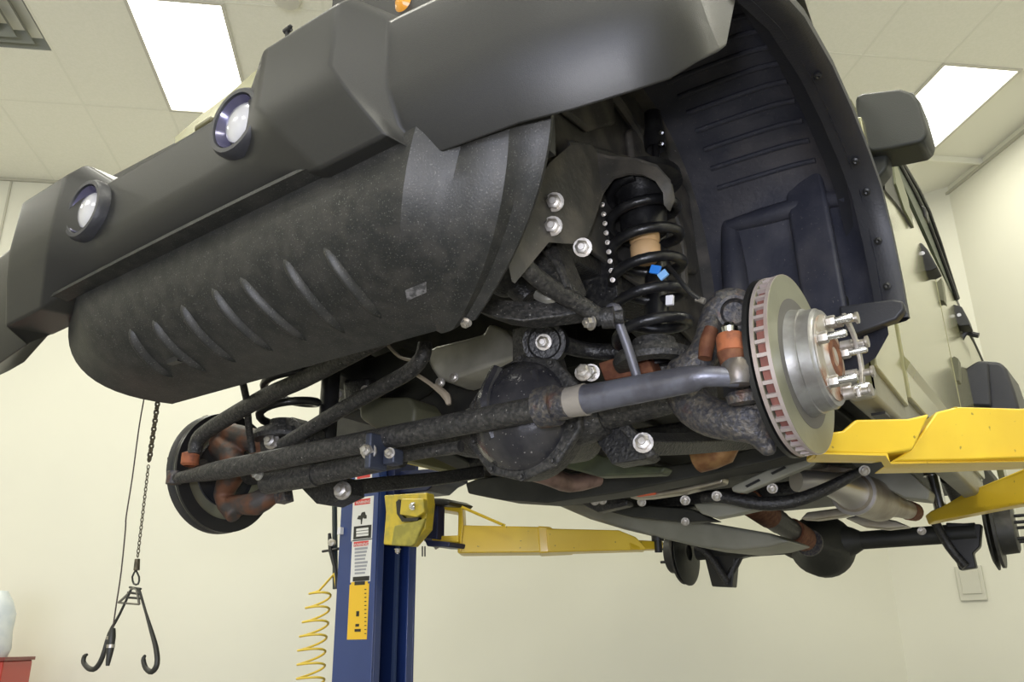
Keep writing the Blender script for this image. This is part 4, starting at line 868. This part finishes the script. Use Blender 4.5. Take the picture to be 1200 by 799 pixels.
# carriage
cz = lambda py, x=None: at(475, py, X=-1.30).z
def Pw(px, py, X=None, Y=None): return at(px, py, X=X, Y=Y)
carr = box_(-1.50, -1.37, 1.36, 1.50, Z0+.02, Z0+.45, 'carriage', dkblue_m, lift)
def cp(nm, pts, Y, t, m, par=None, bev=.005):
    q = MB(); q.prism([at(px, py, Y=Y) for px, py in pts], (0, t, 0)); return q.obj(nm, m, par or lift, bev=bev)
ay = mat('carriage yellow', (.62, .47, .04), .36, .05, (.40, .33, .06), 22, .45, .7, coat=.2)
hd = cp('arm_restraint', ((450, 580), (500, 577), (501, 590), (498, 620), (481, 640), (449, 638), (452, 600)), 1.26, .05, ay)
cp('restraint_face', ((462, 616), (498, 607), (486, 636), (482, 640), (458, 639)), 1.245, .015, mat('olive yellow', (.30, .27, .05), .4, 0, (.42, .36, .06), 20), lift)
cp('restraint_plate', ((470, 584), (496, 584), (497, 600), (488, 606), (468, 603)), 1.235, .025, ay, lift)
cp('slot', ((464, 588), (467, 585), (470, 590), (469, 602), (474, 607), (491, 606), (489, 610), (471, 611), (465, 602)), 1.242, .02, ink_m, lift, 0)
bolt(at(484, 593, Y=1.235), (.35, -1, 0), .012, .012, lift, chrome_m); bolt(at(466, 643, Y=1.25), (0, 0, -1), .010, .012, lift, bolt_m)
cp('pivot_body', ((497, 588), (513, 590), (512, 632), (497, 630)), 1.385, .05, dkblue_m)
# pivot plates, pin and long arm reaching under the vehicle
cp('pivot_plate', ((452, 553), (520, 548), (522, 560), (510, 566), (500, 575), (452, 580)), 1.40, .16, dkblue_m)
for (pts, m_) in ((((497, 632), (527, 635), (526, 641), (500, 640)), dkblue_m), (((500, 583), (520, 584), (528, 588), (524, 592), (500, 592)), ink_m)): cp('pivot_plate', pts, 1.36, .16, m_)
q = MB(); q.tube([at(505, 590, Y=1.44), at(505, 634, Y=1.44)], .028, 16); q.obj('pivot_pin', mat('pin grey', (.12, .13, .16), .4, .5), lift)
q = MB(); q.tube([at(517, 592, Y=1.44), at(517, 634, Y=1.44)], .006, 8); q.obj('pin_rod', chrome_m, lift)
bolt(at(512, 638, Y=1.40), (0, -.4, -1), .010, .012, lift, bolt_m)
for px in (495, 498): q = MB(); q.tube([at(px, 640, Y=1.40), at(px, 652, Y=1.40)], .003, 6); q.obj('retaining_pin', ink_m, lift)
def lin2(p0, p1, Y0, Y1): return None
def armplate(nm, pts, t=.10, m=None, bev=.006):     # points (px, py, Y): an arm face standing along its own run, thickened away from the viewer
    q = MB(); q.prism([at(x, y, Y=Y) for x, y, Y in pts], (t*-.6, t, 0)); return q.obj(nm, m or yellow_m, lift, bev=bev)
armplate('arm_yoke', ((498, 589, 1.40), (530, 589, 1.44), (542, 592, 1.45), (543, 616, 1.45), (540, 648, 1.45), (536, 648, 1.45), (537, 600, 1.45), (520, 597, 1.43), (498, 597, 1.40)), .10)
armplate('arm_yoke', ((506, 628, 1.40), (538, 627, 1.44), (538, 636, 1.44), (506, 635, 1.40)), .10)
q = MB(); q.tube([at(541, 594, Y=1.42), at(592, 616, Y=1.52)], .006, 8); q.obj('arm_brace', yellow_m, lift)
armplate('lift_arm', ((537, 615, 1.45), (632, 617, 1.62), (636, 647, 1.63), (537, 648, 1.45)), .12)
armplate('arm_collar', ((630, 616, 1.61), (645, 617, 1.64), (660, 630, 1.67), (672, 646, 1.69), (632, 648, 1.62)), .13)
armplate('arm_extension', ((640, 619, 1.62), (725, 621, 1.80), (745, 629, 1.86), (757, 641, 1.89), (757, 644, 1.89), (642, 647, 1.62)), .09)
armplate('arm_tip', ((735, 632, 1.84), (777, 634, 1.96), (777, 643, 1.96), (740, 644, 1.84)), .06)
q = MB(); q.lathe(at(771, 634, Y=1.93), (0, 0, 1), [(-.045, .016), (0, .016), (0, .026), (.022, .026), (.022, 0)], 16); q.obj('arm_pad', ink_m, lift)
# air fittings on the column's outer edge
q = MB()
q.tube([at(392, 582, Y=1.42), at(393, 690, Y=1.42)], .012, 8); q.obj('conduit', mat('conduit dark', (.02, .03, .03), .5), lift)
box_(CX0-.05, CX0, 1.40, 1.44, Z0-.06, Z0-.02, 'hose_bracket', ink_m, lift)
q = MB(); q.box(at(399, 622, Y=1.29), (.018, .02, .03)); q.obj('bracket_cap', tagwhite_m, lift)
# coiled hose with its quick connector
hz_ = thing('air_hose', 'yellow coiled air hose hanging left of the blue lift column', 'hose', at(378, 720, Y=1.42)+V((0, 0, Z0)))
q = MB(); q.tube([at(386, 625, Y=1.40), at(388, 645, Y=1.40), at(394, 672, Y=1.40), at(394, 690, Y=1.40)], [.007, .012, .008, .006], 10); q.tube([at(378, 646, Y=1.40), at(402, 642, Y=1.40)], .006, 8); q.obj('hose_fitting', ink_m, hz_)
q = MB(); q.lathe(at(390, 636, Y=1.385), (.35, -1, 0), [(0, .016), (.02, .016), (.022, .008), (.022, 0)], 16); q.obj('regulator', bolt_m, hz_)
pts = []; N = 10*20
for i in range(N+1):
    t = i/20; u = t/10
    cxp = 378-10*min(1, u*2.2)**.7+(-6*u); cyp = 684+max(0, u)*165
    a = 2*PI*t+.5; w_ = 12.5+4*min(1, u*3); c = at(cxp, cyp, Y=1.42)
    R = w_/ (FPX/((c-CAM).dot(cf)))*1.12
    pts.append(c+V((R*math.cos(a), R*.7*math.sin(a), R*.22*math.cos(a))))
q = MB(); q.tube([at(394, 690, Y=1.40), at(392, 672, Y=1.40)]+pts[6:], .0052, 8, 1); q.obj('hose_coil', hose_m, hz_, ang=80)

# right column (just outside the frame) with its two arms
lift2 = thing('lift_column', 'lift column whose two large yellow arms enter at the right edge under the near side', 'lift', (1.62, 1.43, 0))
box_(1.50, 1.74, 1.30, 1.56, .02, CH, 'column_body', blue_m, lift2)
box_(1.42, 1.84, 1.22, 1.64, 0, .02, 'base_plate', blue_m, lift2)
box_(1.40, 1.50, 1.34, 1.52, Z0-.15, Z0+.4, 'carriage', blue_m, lift2)
def armR(nm, pts, t, m=None, bev=.006):
    q = MB(); q.prism([at(x, y, Y=Y) for x, y, Y in pts], t); return q.obj(nm, m or yellow_m, lift2, bev=bev)
# front arm: inner tube towards the frame rail, sleeve, outer part towards the column
armR('arm_extension', ((962, 508, .30), (988, 504, .32), (1003, 491, .34), (1065, 490, .42), (1090, 484, .46), (1070, 527, .43), (1040, 531, .38), (958, 530, .30)), (-.05, .09, .0))
armR('lift_arm', ((1098, 482, .50), (1122, 476, .55), (1196, 478, .66), (1330, 470, .95), (1330, 532, .95), (1200, 537, .66), (1125, 540, .55), (1043, 541, .42), (1066, 527, .45)), (-.06, .12, .0))
armR('arm_seam_shadow', ((1119, 476.5, .545), (1122, 476.5, .546), (1128, 539.5, .556), (1125, 539.5, .555)), (-.01, .01, 0), mat('yellow shadow line', (.50, .36, .02), .5), 0)  # the seam's shadow line painted as a thin darker yellow strip
armR('arm_lower_flange', ((958, 530, .30), (1040, 531, .38), (1043, 541, .42), (1200, 537, .66), (1330, 532, .95), (1330, 537, .95), (1200, 541, .66), (1044, 543.5, .42), (1038, 534, .38), (958, 532, .30)), (-.02, .05, 0), bev=0)
# rear arm with its screw pad
armR('lift_arm', ((1090, 599, 2.30), (1112, 590, 2.28), (1130, 578, 2.22), (1200, 549, 1.95), (1330, 500, 1.60), (1330, 566, 1.60), (1200, 590, 1.95), (1128, 604, 2.24), (1095, 611, 2.30)), (-.04, .12, 0))
q = MB(); q.lathe(at(1104, 603, Y=2.34), (-.06, 0, 1), [(-.02, .030), (0, .030), (.0, .024), (.155, .024), (.155, .034), (.17, .034), (.17, 0)], 20); q.obj('screw_pad', chrome_m, lift2)
# ---------------------------------------------------------------- hanging hooks
YC = -.20; 
def Pc(x, y): return at(x, y, Y=YC)
ch = thing('hanging_chain', 'rusty chain with a shackle and two iron hooks hanging below the bumper', 'chain', Pc(160, 780)+V((0, 0, Z0)))
top = Pc(190, 440)+V((0, 0, .10)); mid = Pc(174, 545); low = Pc(161, 655)
def links(p0, p1, ln, r, nm):
    d = p1-p0; n = int(d.length/ln); dn = d.normalized(); first = None
    side_ = dn.cross(V((0, 1, 0))).normalized(); oth = dn.cross(side_)
    for k in range(n):
        w_ = side_ if k % 2 else oth; c = p0+dn*ln*(k+.5); pp = []
        for j in range(12):
            a = 2*PI*j/12; pp.append(dn*(math.cos(a)*ln*.62)+w_*math.sin(a)*ln*(.36 if r < .002 else .46))
        key = k % 2
        if first is None: first = {}
        if key not in first:
            q = MB(); q.tube([V(p) for p in pp]+[pp[0]], r, 6, 0, caps=False); o = q.obj(nm, chain_m, ch); first[key] = o; o.location = c+V((0, 0, Z0))-WL[ch.name]
        else:
            o = first[key].copy(); C.objects.link(o); o.parent = ch; o.location = c+V((0, 0, Z0))-WL[ch.name]
links(top, mid, .0105, .0027, 'chain_link'); links(mid, low, .0090, .0012, 'fine_chain_link')
q = MB(); q.tube([Pc(161, 655), Pc(160, 668)], [.006, .007], 10); q.obj('swivel', chain_m, ch)
q = MB(); q.tube([Pc(159, 668), Pc(155, 676), Pc(157, 684), Pc(162, 684), Pc(163, 676), Pc(159, 668)], .0022, 8, 2); q.obj('ring', hook_m, ch)
q = MB(); q.tube([Pc(154, 690), Pc(150, 696), Pc(139, 706)], .003, 8); q.tube([Pc(139, 706), Pc(163, 708)], .0022, 8); q.tube([Pc(163, 708), Pc(160, 690), Pc(154, 690)], .003, 8, 2); q.obj('shackle', mat('shackle grey', (.20, .19, .16), .45, .6), ch)
for a, bb in (((152, 688), (165, 690)), ((150, 694), (164, 696)), ((149, 700), (165, 701))):
    q = MB(); q.tube([Pc(*a), Pc(*bb)], .0026, 8); q.obj('shackle_bar', hook_m, ch)
q = MB(); q.tube([Pc(154, 690), Pc(140, 720), Pc(128, 742), Pc(120, 770), Pc(112, 783), Pc(104, 783), Pc(98, 776), Pc(99, 769), Pc(102, 767)], [.0028, .003, .004, .0058, .006, .006, .0055, .005, .003], 10); q.obj('hook', hook_m, ch)
q = MB(); q.tube([Pc(163, 690), Pc(171, 718), Pc(177, 738), Pc(183, 760), Pc(184, 778), Pc(178, 787), Pc(171, 783), Pc(168, 773), Pc(170, 768)], [.0028, .003, .0045, .0058, .006, .006, .0055, .005, .003], 10); q.obj('hook', hook_m, ch)
YC = -.26
hc = thing('hanging_cable', 'thin dark cable with a clamp beside the hanging chain', 'cable', Pc(128, 782)+V((0, 0, Z0)))
q = MB(); q.tube([Pc(174, 440)+V((0, 0, .08)), Pc(170, 460), Pc(163, 500), Pc(155, 560), Pc(148, 604), Pc(147, 620), Pc(142, 670), Pc(136, 710), Pc(132, 738)], .0016, 8); q.obj('cable', cable_m, hc)
q = MB(); q.tube([Pc(132, 736), Pc(131, 746), Pc(129, 762), Pc(126, 780)], [.006, .0085, .0078, .004], 12); q.obj('cable_clamp', hook_m, hc)
for y in (747, 757): q = MB(); q.tube([Pc(130, y-2), Pc(129.5, y+2)], .0090, 12); q.obj('clamp_band', bolt_m, hc)
wr = MB(); wr.tube([at(-60, 400, Y=-.45), at(0, 399, Y=-.45), at(20, 394, Y=-.45), at(40, 385, Y=-.45)], .0022, 8); wr.obj('loose_wire', mat('red-brown wire', (.16, .05, .04), .5), car)
# ---------------------------------------------------------------- background things
def wallpt(px, py, b):
    d = cf+cr*((px-600)/FPX)+cu*((399.5-py)/FPX); t = b/d.dot(E2); p = CAM+d*t; return V((p.x, p.y, p.z+Z0))
# blank cover plate on the corner wall
pw = (room(4.05, BW+.01, 0), room(RW+.01, 6.0, 0)); dw = (pw[1]-pw[0]).normalized(); nw = V((dw.y, -dw.x, 0)); nw = nw if nw.dot(cf) < 0 else -nw
def cornpt(px, py):
    d = cf+cr*((px-600)/FPX)+cu*((399.5-py)/FPX); o = V((pw[0].x, pw[0].y, 0)); t = (o-V((CAM.x, CAM.y, 0))).dot(nw)/V((d.x, d.y, 0)).dot(nw); p = CAM+d*t; return V((p.x, p.y, p.z+Z0))
a = cornpt(1119, 664); c2 = cornpt(1158, 703)
mid_ = (a+c2)/2; wd = abs((c2-a).dot(dw)); hh = abs(c2.z-a.z)
R = M((dw, nw, V((0, 0, 1)))).transposed()
cpm = mat('cover plate paint', (.60, .59, .50), .5)
pl = thing('cover_plate', 'pale square cover plate on the wall below the rear axle at the right', 'wall plate', mid_)
q = MB(); q.box(mid_+nw*.012, (wd, .024, hh), R); q.obj('plate', cpm, pl, z0=0, bev=.004)
q = MB(); q.box(mid_+nw*.028+V((0, 0, .01)), (wd*.72, .010, hh*.70), R); q.obj('lid', cpm, pl, z0=0, bev=.004)
# red tool chest with a clouded plastic roll standing on it at the lower left
tp = wallpt(5, 770, 6.0); ty = thing('tool_chest', 'red chest at the lower left corner of the view, against the wall', 'tool chest', (tp.x-.3*E1.x, tp.y-.3*E1.y, 0))
def rb(a, b, c, d, e, f, nm, m, par, bev=0): return rslab(nm, a, b, c, d, e, f, m, None, par, bev)
ta = (tp-CW).dot(E1)
rb(ta-.75, ta+.06, 5.85, 6.3, .10, tp.z-.02, 'cabinet', redcart_m, ty, .01); rb(ta-.76, ta+.07, 5.84, 6.31, tp.z-.02, tp.z, 'top', mat('dark red top', (.18, .03, .02), .4), ty)
for k in range(5): rb(ta-.70, ta+.01, 5.835, 5.85, .16+k*.24, .37+k*.24, 'drawer', redcart_m, ty, .004)
for k in range(4): rb(ta-.74+(k % 2)*.70, ta-.66+(k % 2)*.70, 5.90+(k//2)*.30, 5.98+(k//2)*.30, 0, .10, 'caster', ink_m, ty, .01)
q = MB(); o = room(ta-.12, 6.05, tp.z); q.lathe(o, (0, 0, 1), [(0, 0), (0, .11), (.05, .125), (.16, .115), (.26, .12), (.34, .09), (.40, .05), (.40, 0)], 20)
bag = q.obj('plastic_bag', mat('clouded plastic', (.62, .66, .66), .35, 0, (.52, .57, .60), 9, .4, .6), None, z0=0); tag(bag, 'clouded pale plastic bag standing on the red chest', 'bag')
